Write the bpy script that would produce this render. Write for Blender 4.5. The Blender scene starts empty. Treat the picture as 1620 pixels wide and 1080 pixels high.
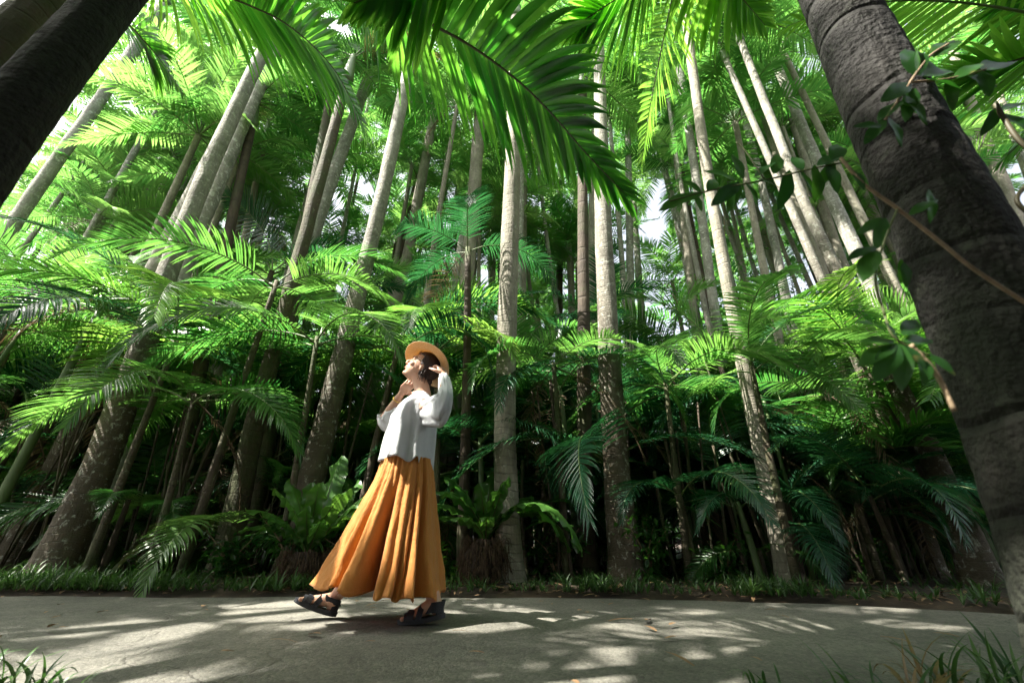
import bpy, math, random
from mathutils import Vector, Matrix, noise
random.seed(7)
R = math.radians
C = bpy.context.scene.collection
scn = bpy.context.scene

# ------------------------------------------------------------------ camera model (photo is 1620x1080)
F = 650.0; TILT = R(26.0); CAMH = 0.381
CT, ST = math.cos(TILT), math.sin(TILT)
CAM = Vector((0, 0, CAMH))
def ray(px, py):
    u = (px-810)/F; v = (540-py)/F
    return Vector((u, CT - v*ST, ST + v*CT))
def P(px, py, Y):                       # point seen at a pixel, at distance Y into the scene
    d = ray(px, py); return CAM + d*(Y/d.y)
def S_at(px, py, Y):                    # metres per pixel there
    return Y/ray(px, py).y/F
def G(px, py, z=0.0):                   # point of the ground seen at a pixel
    d = ray(px, py); return CAM + d*((z-CAMH)/d.z)
def proj(p):
    q = p-CAM; zc = q.y*CT + q.z*ST
    if zc < .05: return None
    return 810 + F*q.x/zc, 540 - F*(-q.y*ST+q.z*CT)/zc

SUN_AZ_FROM = Vector((-0.93, -0.30, 0)).normalized()      # the side the sun stands on
SUN_EL = R(60)
SUNV = (SUN_AZ_FROM*math.cos(SUN_EL) + Vector((0, 0, math.sin(SUN_EL)))).normalized()

# ------------------------------------------------------------------ materials
def mat(name):
    m = bpy.data.materials.new(name); m.use_nodes = True
    nt = m.node_tree; nt.nodes.clear()
    return m, nt, nt.nodes.new('ShaderNodeOutputMaterial')
def N(nt, t, **k):
    n = nt.nodes.new(t)
    for a, b in k.items():
        if a.startswith('_'): n.inputs[a[1:].replace('_', ' ')].default_value = b
        else: setattr(n, a, b)
    return n
def ramp(nt, stops, src=None):
    n = nt.nodes.new('ShaderNodeValToRGB'); e = n.color_ramp.elements
    while len(e) < len(stops): e.new(.5)
    for x, (p, c) in zip(e, stops):
        x.position = p; x.color = (*c, 1) if len(c) == 3 else c
    if src is not None: nt.links.new(src, n.inputs[0])
    return n
def mixc(nt, fac, a, b, mode='MIX'):
    n = nt.nodes.new('ShaderNodeMix'); n.data_type = 'RGBA'; n.blend_type = mode
    for s, i in ((fac, 0), (a, 6), (b, 7)):
        if hasattr(s, 'is_linked') or hasattr(s, 'links'): nt.links.new(s, n.inputs[i])
        elif isinstance(s, (int, float)): n.inputs[i].default_value = s
        else: n.inputs[i].default_value = (*s, 1)
    return n.outputs[2]
def math_n(nt, op, a, b=0.0, c=None):
    n = nt.nodes.new('ShaderNodeMath'); n.operation = op
    for i, s in enumerate((a, b) if c is None else (a, b, c)):
        if isinstance(s, (int, float)): n.inputs[i].default_value = s
        else: nt.links.new(s, n.inputs[i])
    return n.outputs[0]

def leaf_mat(name, dark, light, tdark, tlight, trans=.45, rough=.38, brown=0.0):
    m, nt, out = mat(name); L = nt.links
    oi = N(nt, 'ShaderNodeObjectInfo'); at = N(nt, 'ShaderNodeAttribute', attribute_name='var')
    geo = N(nt, 'ShaderNodeNewGeometry')
    nz = N(nt, 'ShaderNodeTexNoise', _Scale=2.2, _Detail=2.0); L.new(geo.outputs['Position'], nz.inputs['Vector'])
    f = math_n(nt, 'MULTIPLY', oi.outputs['Random'], .5)
    f = math_n(nt, 'MULTIPLY_ADD', at.outputs['Fac'], .28, f)
    f = math_n(nt, 'MULTIPLY_ADD', nz.outputs['Fac'], .45, f)
    f = math_n(nt, 'SUBTRACT', f, .1)
    base = ramp(nt, [(0.1, dark), (.85, light)], f).outputs[0]
    tr = ramp(nt, [(0.1, tdark), (.85, tlight)], f).outputs[0]
    if brown > 0:
        b = ramp(nt, [(1-brown-.02, (0, 0, 0)), (1-brown+.02, (1, 1, 1))], oi.outputs['Random']).outputs[0]
        base = mixc(nt, b, base, (.15, .10, .04)); tr = mixc(nt, b, tr, (.20, .14, .05))
    # sparse blemishes on the blade
    n2 = N(nt, 'ShaderNodeTexNoise', _Scale=38.0, _Detail=3.0); tc = N(nt, 'ShaderNodeTexCoord'); L.new(tc.outputs['Object'], n2.inputs['Vector'])
    bl = ramp(nt, [(.64, (0, 0, 0)), (.72, (.7, .7, .7))], n2.outputs['Fac']).outputs[0]
    base = mixc(nt, bl, base, (.16, .13, .045))
    p = N(nt, 'ShaderNodeBsdfPrincipled', _Roughness=rough); L.new(base, p.inputs['Base Color'])
    t = N(nt, 'ShaderNodeBsdfTranslucent'); L.new(tr, t.inputs['Color'])
    mx = N(nt, 'ShaderNodeMixShader', _Fac=trans)
    L.new(p.outputs[0], mx.inputs[1]); L.new(t.outputs[0], mx.inputs[2]); L.new(mx.outputs[0], out.inputs[0])
    return m
M = {}
M['frond'] = leaf_mat('palm_frond_green', (.010, .055, .020), (.065, .17, .030), (.03, .22, .03), (.23, .47, .08), .45, .28, .006)
M['canopy'] = leaf_mat('canopy_frond_green', (.012, .065, .022), (.085, .21, .035), (.04, .28, .035), (.28, .52, .11), .5, .32, .004)
M['hero'] = leaf_mat('overhead_frond_green', (.010, .050, .014), (.045, .15, .018), (.04, .30, .02), (.30, .60, .06), .62, .34)
M['young'] = leaf_mat('young_frond_yellow_green', (.03, .12, .02), (.12, .25, .04), (.10, .38, .04), (.36, .62, .09), .45, .32)
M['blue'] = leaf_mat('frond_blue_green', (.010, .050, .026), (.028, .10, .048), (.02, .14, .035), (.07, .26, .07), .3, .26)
M['nest'] = leaf_mat('nest_fern_green', (.02, .08, .018), (.075, .18, .03), (.06, .25, .03), (.2, .42, .05), .32, .3)
M['grass'] = leaf_mat('verge_grass_green', (.012, .045, .012), (.06, .12, .03), (.03, .13, .02), (.14, .28, .05), .3, .45, .15)
M['broad'] = leaf_mat('broad_leaf_green', (.010, .045, .012), (.03, .10, .016), (.03, .18, .015), (.12, .36, .03), .35, .33)

def simple(name, col, rough=.6, scale=8, var=.35, bump=0.0, bscale=60, spec=.5):
    m, nt, out = mat(name); L = nt.links
    tc = N(nt, 'ShaderNodeTexCoord'); nz = N(nt, 'ShaderNodeTexNoise', _Scale=scale, _Detail=5.0)
    L.new(tc.outputs['Object'], nz.inputs['Vector'])
    lo = tuple(c*(1-var) for c in col); hi = tuple(min(1, c*(1+var)) for c in col)
    p = N(nt, 'ShaderNodeBsdfPrincipled', _Roughness=rough); p.inputs['Specular IOR Level'].default_value = spec
    L.new(ramp(nt, [(.3, lo), (.7, hi)], nz.outputs['Fac']).outputs[0], p.inputs['Base Color'])
    if bump:
        n2 = N(nt, 'ShaderNodeTexNoise', _Scale=bscale, _Detail=6.0); L.new(tc.outputs['Object'], n2.inputs['Vector'])
        b = N(nt, 'ShaderNodeBump', _Strength=bump, _Distance=.02); L.new(n2.outputs['Fac'], b.inputs['Height']); L.new(b.outputs[0], p.inputs['Normal'])
    L.new(p.outputs[0], out.inputs[0]); return m
M['rachis'] = simple('frond_rib_green', (.10, .15, .04), .5, 5)
M['rib_dark'] = simple('frond_rib_brown', (.07, .06, .025), .6, 5)
M['rib_gold'] = simple('frond_rib_gold', (.42, .28, .07), .5, 5)
M['shaft'] = simple('crownshaft_green', (.09, .14, .05), .5, 2.5, .35)
M['rootball'] = simple('fibrous_root_ball', (.03, .018, .010), .9, 20, .6, 1.0, 60)
M['fibre'] = simple('brown_fibre', (.07, .042, .022), .9, 20, .5)
M['vine'] = simple('vine_bark', (.28, .20, .12), .7, 20, .3, .4)
M['twig'] = simple('green_twig', (.10, .12, .04), .6, 20, .3)
M['stem_tan'] = simple('tan_stem', (.34, .20, .06), .6, 4, .4, .3)

def bark(name, a, b, lichen, lam, moss=0.0, ring=13.0, mosscol=(.05, .075, .02), low=0.0):
    m, nt, out = mat(name); L = nt.links
    tc = N(nt, 'ShaderNodeTexCoord'); oi = N(nt, 'ShaderNodeObjectInfo')
    add = N(nt, 'ShaderNodeVectorMath', operation='ADD'); L.new(tc.outputs['Object'], add.inputs[0])
    sc = N(nt, 'ShaderNodeVectorMath', operation='SCALE'); sc.inputs[3].default_value = 30.0
    L.new(oi.outputs['Location'], sc.inputs[0]); L.new(sc.outputs[0], add.inputs[1])
    V = add.outputs[0]
    n1 = N(nt, 'ShaderNodeTexNoise', _Scale=3.2, _Detail=8.0, _Roughness=.68); L.new(V, n1.inputs['Vector'])
    mp = N(nt, 'ShaderNodeMapping'); mp.inputs['Scale'].default_value = (9, 9, 2.0); L.new(V, mp.inputs['Vector'])
    n2 = N(nt, 'ShaderNodeTexNoise', _Scale=4.0, _Detail=6.0); L.new(mp.outputs[0], n2.inputs['Vector'])
    base = ramp(nt, [(.3, a), (.72, b)], n1.outputs['Fac']).outputs[0]
    base = mixc(nt, .5, base, ramp(nt, [(.3, (.35, .34, .32)), (.7, (1, 1, 1))], n2.outputs['Fac']).outputs[0], 'MULTIPLY')
    # leaf scar rings
    sp = N(nt, 'ShaderNodeSeparateXYZ'); L.new(tc.outputs['Object'], sp.inputs[0])
    nw = N(nt, 'ShaderNodeTexNoise', _Scale=2.5, _Detail=2.0); L.new(V, nw.inputs['Vector'])
    zz = math_n(nt, 'MULTIPLY_ADD', nw.outputs['Fac'], .16, sp.outputs[2])
    ph = math_n(nt, 'FRACT', math_n(nt, 'MULTIPLY', zz, ring), 0)
    rg = ramp(nt, [(0, (.75, .75, .75)), (.10, (0, 0, 0)), (.9, (0, 0, 0)), (1, (.75, .75, .75))], ph).outputs[0]
    brk = N(nt, 'ShaderNodeTexNoise', _Scale=5.0, _Detail=3.0); L.new(V, brk.inputs['Vector'])
    rga = math_n(nt, 'MULTIPLY', rg, ramp(nt, [(.35, (.05, .05, .05)), (.65, (.7, .7, .7))], brk.outputs['Fac']).outputs[0])
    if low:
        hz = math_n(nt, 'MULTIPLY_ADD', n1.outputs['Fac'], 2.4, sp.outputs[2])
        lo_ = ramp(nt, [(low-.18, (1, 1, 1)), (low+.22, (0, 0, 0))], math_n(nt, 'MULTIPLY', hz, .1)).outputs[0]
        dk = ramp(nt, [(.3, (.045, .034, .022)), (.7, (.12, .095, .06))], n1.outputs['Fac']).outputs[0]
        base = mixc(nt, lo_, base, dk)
    base = mixc(nt, rga, base, tuple(c*.5 for c in a))
    # lichen blotches
    vo = N(nt, 'ShaderNodeTexNoise', _Scale=14.0, _Detail=7.0, _Roughness=.7, _Distortion=.5); L.new(V, vo.inputs['Vector'])
    lf = ramp(nt, [(1-lam-.05, (0, 0, 0)), (1-lam+.08, (.8, .8, .8))], vo.outputs['Fac']).outputs[0]
    base = mixc(nt, lf, base, lichen)
    # algae
    mo = N(nt, 'ShaderNodeTexNoise', _Scale=1.3, _Detail=6.0, _Roughness=.7); L.new(V, mo.inputs['Vector'])
    mf = ramp(nt, [(.62-moss*.35, (0, 0, 0)), (.82-moss*.35, (.85, .85, .85))], mo.outputs['Fac']).outputs[0]
    base = mixc(nt, mf, base, mosscol)
    p = N(nt, 'ShaderNodeBsdfPrincipled', _Roughness=.85); L.new(base, p.inputs['Base Color'])
    h = math_n(nt, 'MULTIPLY_ADD', n2.outputs['Fac'], .8, math_n(nt, 'MULTIPLY', rga, -1.2))
    n3 = N(nt, 'ShaderNodeTexNoise', _Scale=70.0, _Detail=5.0); L.new(V, n3.inputs['Vector'])
    h = math_n(nt, 'MULTIPLY_ADD', n3.outputs['Fac'], .5, h)
    bu = N(nt, 'ShaderNodeBump', _Strength=1.0, _Distance=.03 if name.startswith('foreground') else .014); L.new(h, bu.inputs['Height']); L.new(bu.outputs[0], p.inputs['Normal'])
    L.new(p.outputs[0], out.inputs[0]); return m
M['bark'] = bark('palm_bark_grey', (.19, .17, .13), (.38, .35, .28), (.55, .55, .46), .36)
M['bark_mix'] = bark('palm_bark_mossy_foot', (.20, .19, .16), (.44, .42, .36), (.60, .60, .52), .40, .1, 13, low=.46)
M['bark_pale'] = bark('palm_bark_pale', (.20, .195, .165), (.44, .425, .37), (.68, .68, .62), .42)
M['bark_moss'] = bark('palm_bark_mossy', (.055, .04, .026), (.13, .10, .065), (.30, .32, .2), .36, .55)
M['bark_fore'] = bark('foreground_palm_bark', (.006, .005, .004), (.020, .016, .012), (.055, .06, .04), .38, .3, 6, mosscol=(.018, .026, .010))  # near-black colour stands in for the deep shade on the near trunks
M['bark_dark'] = bark('palm_bark_brown', (.045, .032, .022), (.12, .088, .058), (.20, .20, .13), .28, .3, 4.5)

# ------------------------------------------------------------------ mesh helpers
class MB:
    def __init__(s): s.v = []; s.f = []; s.m = []; s.var = []
    def add(s, vs, fs, mi=0, var=0.5):
        o = len(s.v); s.v += vs; s.f += [tuple(i+o for i in f) for f in fs]; s.m += [mi]*len(fs); s.var += [var]*len(vs)
    def mesh(s, name, mats, smooth=True):
        me = bpy.data.meshes.new(name); me.from_pydata([tuple(v) for v in s.v], [], s.f)
        for m in mats: me.materials.append(m)
        me.polygons.foreach_set('material_index', s.m)
        me.polygons.foreach_set('use_smooth', [smooth]*len(s.f))
        a = me.attributes.new('var', 'FLOAT', 'POINT'); a.data.foreach_set('value', s.var)
        me.update(); return me
def link(name, me, parent=None, loc=(0, 0, 0), rot=(0, 0, 0), sc=1.0):
    o = bpy.data.objects.new(name, me); C.objects.link(o)
    o.location = loc; o.rotation_euler = rot; o.scale = (sc, sc, sc) if isinstance(sc, (int, float)) else sc
    if parent: o.parent = parent
    return o
def tag(o, label=None, cat=None, group=None, kind=None):
    if label: o['label'] = label
    if cat: o['category'] = cat
    if group: o['group'] = group
    if kind: o['kind'] = kind
    return o
def empty(name, loc, label, cat, group=None):
    o = bpy.data.objects.new(name, None); C.objects.link(o); o.location = loc; o.empty_display_size = .2
    return tag(o, label, cat, group)

def catmull(pts, n):
    pts = [Vector(p) for p in pts]
    if len(pts) == 2: return [pts[0].lerp(pts[1], i/n) for i in range(n+1)]
    q = [pts[0]*2-pts[1]] + pts + [pts[-1]*2-pts[-2]]
    out = []
    m = len(pts)-1
    for i in range(n+1):
        t = i/n*m; k = min(int(t), m-1); t -= k
        a, b, c, d = q[k:k+4]
        out.append(.5*((2*b)+(c-a)*t+(2*a-5*b+4*c-d)*t*t+(3*b-a-3*c+d)*t*t*t))
    return out
def interp(vals, t):
    m = len(vals)-1; k = min(int(t*m), m-1); u = t*m-k
    return vals[k]*(1-u)+vals[k+1]*u
def tube(mb, pts, rad, seg=8, mi=0, cap=True, flat=1.0, var=.5):
    """tube along pts, rad a function of index or list"""
    n = len(pts); vs = []; fs = []
    up = Vector((0, 1, 0)) if abs((pts[-1]-pts[0]).normalized().z) > .8 else Vector((0, 0, 1))
    for i, p in enumerate(pts):
        T = (pts[min(i+1, n-1)]-pts[max(i-1, 0)]).normalized()
        A = T.cross(up)
        if A.length < 1e-4: A = Vector((1, 0, 0))
        A.normalize(); B = T.cross(A).normalized()
        r = rad[i] if isinstance(rad, (list, tuple)) else rad
        for k in range(seg):
            a = 2*math.pi*k/seg; vs.append(p+A*math.cos(a)*r+B*math.sin(a)*r*flat)
    for i in range(n-1):
        for k in range(seg):
            a = i*seg+k; b = i*seg+(k+1) % seg
            fs.append((a, b, b+seg, a+seg))
    if cap:
        fs.append(tuple(range(seg))[::-1]); fs.append(tuple((n-1)*seg+k for k in range(seg)))
    mb.add(vs, fs, mi, var)

def frond_geo(mb, curve, n=46, ll=.55, lw=.034, hang=.35, start=.14, rr=.014, rnd=None, up=Vector((0, 0, 1)), seg=4, skip=.03, lift=.12, fold=.3, twist=0.0, a0=70, a1=22, ribm=1, off=None, lits=None):
    rnd = rnd or random
    m = 30; pts = catmull(curve, m)
    tube(mb, pts, [rr*(1-.85*(i/m)) for i in range(m+1)], 6, ribm)
    L = sum((pts[i+1]-pts[i]).length for i in range(m))
    for side in (-1, 1):
        for i in range(n):
            if rnd.random() < skip: continue
            t = start+(1-start)*(i+rnd.uniform(-.3, .3)+(.5 if side > 0 else 0))/n
            t = max(0, min(.999, t)); f = t*m; k = int(f); u = f-k
            p = pts[k].lerp(pts[k+1], u); T = (pts[k+1]-pts[k]).normalized()
            A = T.cross(up)
            if A.length < 1e-3: A = Vector((1, 0, 0))
            A.normalize(); U = A.cross(T).normalized()
            tw = twist*t
            A2 = A*math.cos(tw)+U*math.sin(tw); U = A2.cross(T).normalized(); A = A2
            s = max(0, (t-start)/(1-start))
            ang = R(a0+(a1-a0)*s**1.3+rnd.uniform(-5, 5))
            ln = ll*(.55+.45*math.sin(math.pi*min(1, s*1.15+.12))) * (1-.55*max(0, s-.6)/.4) * rnd.uniform(.9, 1.06)
            if off is not None:
                hit = False
                for xx in (0, .17, .34, .5, .67, .84, 1.0):
                    g = off+p+(A*side*math.sin(ang)+T*math.cos(ang))*ln*xx+Vector((0, 0, -1))*hang*ln*.35*xx*xx
                    if blocks(g, .045, lits): hit = True; break
                if hit: continue
            w = lw*(.75+.25*math.sin(math.pi*s))*rnd.uniform(.85, 1.1)*(1-.4*max(0, s-.75)/.25)
            d = A*side*math.sin(ang)+T*math.cos(ang)+U*(lift+rnd.uniform(-.07, .07))
            d.normalize()
            hg = hang*rnd.uniform(.75, 1.3)
            vs = []; q = p.copy(); st = ln/seg
            for j in range(seg+1):
                x = j/seg
                ww = w*(.45+.55*math.sin(math.pi*min(1, x*1.6+.12))) if x < .35 else w*(1-((x-.35)/.65)**1.6)
                ww = max(ww, .0008)
                W = T-d*T.dot(d)
                if W.length < .05: W = A.copy()
                W.normalize(); Nn = d.cross(W).normalized()
                if Nn.dot(U) < 0: Nn = -Nn
                vs += [q-W*ww*.5+Nn*ww*fold*.5, q-Nn*ww*fold*.25, q+W*ww*.5+Nn*ww*fold*.5]
                if j < seg:
                    q = q+d*st; d = (d+Vector((0, 0, -1))*hg*(x+.15)*1.6/seg*1.6).normalized()
            fs = []
            for j in range(seg):
                b = j*3; fs += [(b, b+1, b+4, b+3), (b+1, b+2, b+5, b+4)]
            mb.add(vs, fs, 0, rnd.random())
    return pts

def arch(L, e0, e1, n=7, side=0.0):
    """curve of length L starting at elevation e0 and ending at e1 (deg) along +X"""
    p = Vector((0, 0, 0)); out = [p.copy()]
    for i in range(n):
        t = (i+.5)/n; e = R(e0+(e1-e0)*t**1.15); a = side*t
        p = p+Vector((math.cos(e)*math.cos(a), math.cos(e)*math.sin(a), math.sin(e)))*(L/n); out.append(p.copy())
    return out
# template fronds: kind -> list of (mesh, sample pts)
FT = {}
def templ(key, L, e0s, n, ll, lw, hang, matl, rib, k=3, rr=.014, **kw):
    FT[key] = []
    for i in range(k):
        rnd = random.Random(hash_s(key)+i); mb = MB()
        c = arch(L*rnd.uniform(.92, 1.08), e0s[0]+rnd.uniform(-6, 6), e0s[1]+rnd.uniform(-10, 10), side=rnd.uniform(-.35, .35))
        frond_geo(mb, c, n, ll, lw, hang*rnd.uniform(.8, 1.3), rr=rr, rnd=rnd, twist=rnd.uniform(-.5, .5), **kw)
        FT[key].append((mb.mesh('frond', [M[matl], M[rib]]), c))
def hash_s(s): return sum(ord(c)*(i+7) for i, c in enumerate(s))
# canopy crowns (2.4 m fronds)
for nm, mt in (('c', 'canopy'), ('h', 'hero')):
    templ(nm+'up', 2.3, (78, 20), 44, .55, .040, .30, mt, 'rachis')
    templ(nm+'mid', 2.5, (52, -25), 46, .58, .040, .40, mt, 'rachis')
    templ(nm+'low', 2.4, (15, -55), 44, .58, .040, .50, mt, 'rachis')
# understory fronds (1.4 m)
for nm, mt in (('u', 'frond'), ('y', 'young'), ('b', 'blue')):
    templ(nm+'up', 1.55, (82, 10), 60, .42, .022, .3, mt, 'rachis', rr=.009, k=4)
    templ(nm+'mid', 1.75, (58, -38), 64, .44, .022, .5, mt, 'rachis', rr=.009, k=4)
    templ(nm+'low', 1.6, (28, -72), 60, .44, .022, .6, mt, 'rachis', rr=.009, k=4)

# ------------------------------------------------------------------ light targets: spots the sun reaches in the photo
LIT = []      # (point, radius)
def lit_px(px, py, Y, r=.12): LIT.append((P(px, py, Y), r))
def lit_g(px, py, r=.12): LIT.append((G(px, py), r))
def blocks(p, extra=0.0, lits=None):
    for q, r in (lits or LIT):
        w = p-q; s = w.dot(SUNV)
        if s > .25 and (w-SUNV*s).length < r+extra: return True
    return False
def dist_clear(wpts, extra): return not any(blocks(p, extra) for p in wpts)

nobj = {'fr': 0, 'cull': 0}
def add_frond(parent, key, rnd, loc, az, sc=1.0, tilt=0.0, roll=0.0, cull=True):
    me, c = rnd.choice(FT[key])
    mtx = Matrix.Rotation(az, 4, 'Z') @ Matrix.Rotation(tilt, 4, 'Y') @ Matrix.Rotation(roll, 4, 'X')
    if cull and LIT:
        base = parent.location+Vector(loc)
        pts = [base+(mtx@(p*sc)) for p in catmull(c, 9)[1:]]
        if not dist_clear(pts, .26*sc if key[0] in 'ch' else .16*sc):
            nobj['cull'] += 1; return None
    nobj['fr'] += 1
    return link('frond', me, parent, loc, mtx.to_euler(), sc)
UPF = [.22, .62]
def crown(parent, loc, rnd, fam='c', n=13, sc=1.0, cull=True, az0=None):
    lost = 0
    az0 = rnd.uniform(0, 6.28) if az0 is None else az0
    for i in range(n):
        az = az0+i*2.39996+rnd.uniform(-.2, .2); u = i/n
        k = 'up' if u < UPF[0] else 'mid' if u < UPF[1] else 'low'
        z = -.12*u*sc
        if add_frond(parent, fam+k, rnd, (loc[0], loc[1], loc[2]+z), az, sc*rnd.uniform(.85, 1.1), rnd.uniform(-.12, .12), rnd.uniform(-.35, .35), cull and lost < 4) is None: lost += 1

def trunk_mesh(pts, rad, seg=18, ringgap=.085, amp=.02, flare=0.0, mats=None, rs=0):
    """pts local; finely sliced with ring scars"""
    L = sum((pts[i+1]-pts[i]).length for i in range(len(pts)-1)); n = max(8, int(L/ringgap)*2)
    c = catmull(pts, n); rnd = random.Random(rs); mb = MB(); vs = []; fs = []
    ox = rnd.uniform(0, 50)
    for i, p in enumerate(c):
        t = i/n; T = (c[min(i+1, n)]-c[max(i-1, 0)]).normalized()
        A = T.cross(Vector((0, 1, 0))).normalized(); B = T.cross(A).normalized()
        r = interp(rad, t)*(1+(amp if i % 2 else -amp*.6)*rnd.uniform(.5, 1.3))
        r *= 1+flare*math.exp(-max(0, p.z)*5.5)
        wob = .035*r
        for k in range(seg):
            a = 2*math.pi*k/seg
            rr = r*(1+.08*noise.noise(Vector((math.cos(a)*1.2+ox, math.sin(a)*1.2, p.z*1.7)))+(.10*flare*math.sin(a*5+ox)*math.exp(-max(0, p.z)*6)))
            vs.append(p+A*math.cos(a)*rr+B*math.sin(a)*rr)
    for i in range(n):
        for k in range(seg):
            a = i*seg+k; b = i*seg+(k+1) % seg; fs.append((a, b, b+seg, a+seg))
    fs.append(tuple(n*seg+k for k in range(seg)))
    mb.add(vs, fs)
    return mb.mesh('trunk', mats)

PALMS = []   # (label landmark x) bookkeeping
def palm(name, label, px, Y, H=None, matl='bark', fam='c', cr=13, csc=1.0, seed=0, group='tall palms rising through the grove', flare=.35, crown_on=True, seg=18, cull=True, dY=0.0, bumps=.014):
    """px: list of (x, y, width) from bottom to top as seen; Y distance"""
    rnd = random.Random(seed*13+5)
    pts = []; rad = []
    for i, (x, y, w) in enumerate(px):
        yy = Y+dY*i/(max(1, len(px)-1)); pts.append(P(x, y, yy))
        q0, q1 = px[max(0, i-1)], px[min(len(px)-1, i+1)]; dx, dy = q1[0]-q0[0], q1[1]-q0[1]
        m_ = pts[-1].x/yy; rad.append(w*S_at(x, y, yy)*.5/math.sqrt(1+m_*m_))
    d = pts[0]-pts[1]
    if pts[0].z > .02:
        k = pts[0].z/max(.2, -d.z); add = pts[0]+d*min(k, 40); add.z = 0
        # keep the lean moderate
        pts.insert(0, add); rad.insert(0, rad[0]*1.06)
    pts[0].z = -.04
    if H and pts[-1].z < H:
        d = (pts[-1]-pts[-2]).normalized(); k = (H-pts[-1].z)/max(.3, d.z)
        pts.append(pts[-1]+d*k); rad.append(rad[-1]*.85)
    base = pts[0].copy(); base.z = 0
    e = empty(name, base, label, 'palm tree', group)
    # resample evenly in length so that catmull has no overshoot
    lp = [p-base for p in pts]
    ls = [0]
    for i in range(len(lp)-1): ls.append(ls[-1]+(lp[i+1]-lp[i]).length)
    K = 9; rp = []; rrad = []
    for i in range(K+1):
        s = ls[-1]*i/K; j = 0
        while j < len(ls)-2 and ls[j+1] < s: j += 1
        u = (s-ls[j])/max(1e-6, ls[j+1]-ls[j]); rp.append(lp[j].lerp(lp[j+1], u)); rrad.append(rad[j]*(1-u)+rad[j+1]*u)
    link('trunk', trunk_mesh(rp, rrad, seg, .075, bumps, flare, [M[matl]], seed), e)
    if crown_on:
        top = rp[-1]; mb = MB(); r = rrad[-1]; dd = (rp[-1]-rp[-2]).normalized()
        cs = [top-dd*.03, top+dd*.12, top+dd*.45, top+dd*.85]
        tube(mb, catmull(cs, 8), [r*1.05, r*1.35, r*1.4, r*1.3, r*1.2, r*1.05, r*.9, r*.7, r*.45], 12)
        link('crownshaft', mb.mesh('crownshaft', [M['shaft']]), e)
        crown(e, top+dd*.8, rnd, fam, cr, csc, cull)
    return e
#@@LIT
# person
for a in ((655, 582, .12), (652, 572, .1), (655, 650, .05), (640, 690, .05), (545, 905, .12), (560, 870, .09), (580, 830, .07), (600, 790, .05), (575, 920, .1), (640, 900, .05), (670, 850, .05), (650, 840, .04), (685, 780, .04), (540, 925, .06), (630, 690, .05), (660, 800, .03), (690, 900, .04), (530, 900, .05), (480, 945, .04), (600, 760, .03)):
    LIT.append((P(a[0], a[1], 2.5), a[2]))
# path patches
for a in ((430, 958, .16), (470, 965, .12), (560, 962, .14), (590, 965, .10), (230, 1005, .07), (270, 1000, .07), (200, 985, .05), (150, 990, .04), (480, 955, .15), (400, 955, .1), (610, 955, .1),
          (620, 992, .03), (850, 975, .07), (900, 960, .06), (820, 955, .05), (960, 1030, .03), (1000, 965, .05), (1100, 968, .07), (1180, 990, .06),
          (1230, 1000, .10), (1260, 1040, .10), (1330, 965, .1), (1400, 962, .05), (1100, 1000, .05), (980, 990, .05), (740, 945, .05), (1210, 950, .06), (1350, 1010, .06), (1290, 1065, .06)):
    lit_g(*a)
NKEY = len(LIT)
for a in ((725, 738, 4.25, .1), (712, 745, 4.2, .08), (780, 790, 4.2, .08), (860, 830, 4.0, .08), (545, 745, 4.5, .1), (475, 790, 4.3, .07), (450, 800, 4.2, .06), (90, 850, 4.5, .08), (150, 740, 4.6, .08), (225, 560, 4.6, .1)): LIT.append((P(*a[:3]), a[3]))
rl_ = random.Random(19)
for _ in range(46): LIT.append((P(rl_.uniform(30, 1540), rl_.uniform(590, 900), rl_.uniform(4.4, 5.6)), rl_.uniform(.06, .16)))
for a in ((870, 230, 1.75, .28), (800, 220, 1.7, .28), (720, 160, 1.6, .25), (930, 290, 1.85, .28), (880, 150, 1.8, .2), (510, 210, 2.5, .25), (560, 220, 2.6, .2), (430, 80, 2.3, .2), (1000, 70, 2.1, .25), (1060, 60, 2.1, .2), (1150, 60, 2.3, .2), (180, 160, 2.2, .2), (330, 60, 2.3, .25),
          (318, 300, 4.6, .14), (365, 190, 4.6, .14), (285, 380, 4.6, .14), (262, 450, 4.6, .1), (1190, 640, 4.1, .1), (1200, 700, 4.1, .1), (1215, 760, 4.1, .1), (1240, 880, 4.1, .08), (1375, 440, 5.6, .14), (800, 600, 4.25, .1), (590, 380, 4.9, .12), (615, 260, 4.9, .12), (575, 440, 4.9, .1), (60, 295, 5.9, .15),
          (150, 400, 5.2, .3), (200, 430, 5.2, .25), (120, 520, 5.2, .3), (300, 560, 5.2, .2), (60, 600, 4.9, .25), (650, 470, 5.3, .25), (540, 540, 5.6, .2), (600, 570, 5.6, .2), (1250, 680, 4.9, .15), (1330, 830, 4.7, .15), (1360, 870, 4.7, .1), (740, 750, 4.2, .1), (720, 740, 4.2, .08), (520, 760, 4.4, .04), (1320, 500, 5.5, .2), (860, 600, 4.9, .15), (1200, 500, 5.4, .2), (1000, 640, 5.2, .15)):
    LIT.append((P(a[0], a[1], a[2]), a[3]))
PRUNE = list(LIT)
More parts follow.
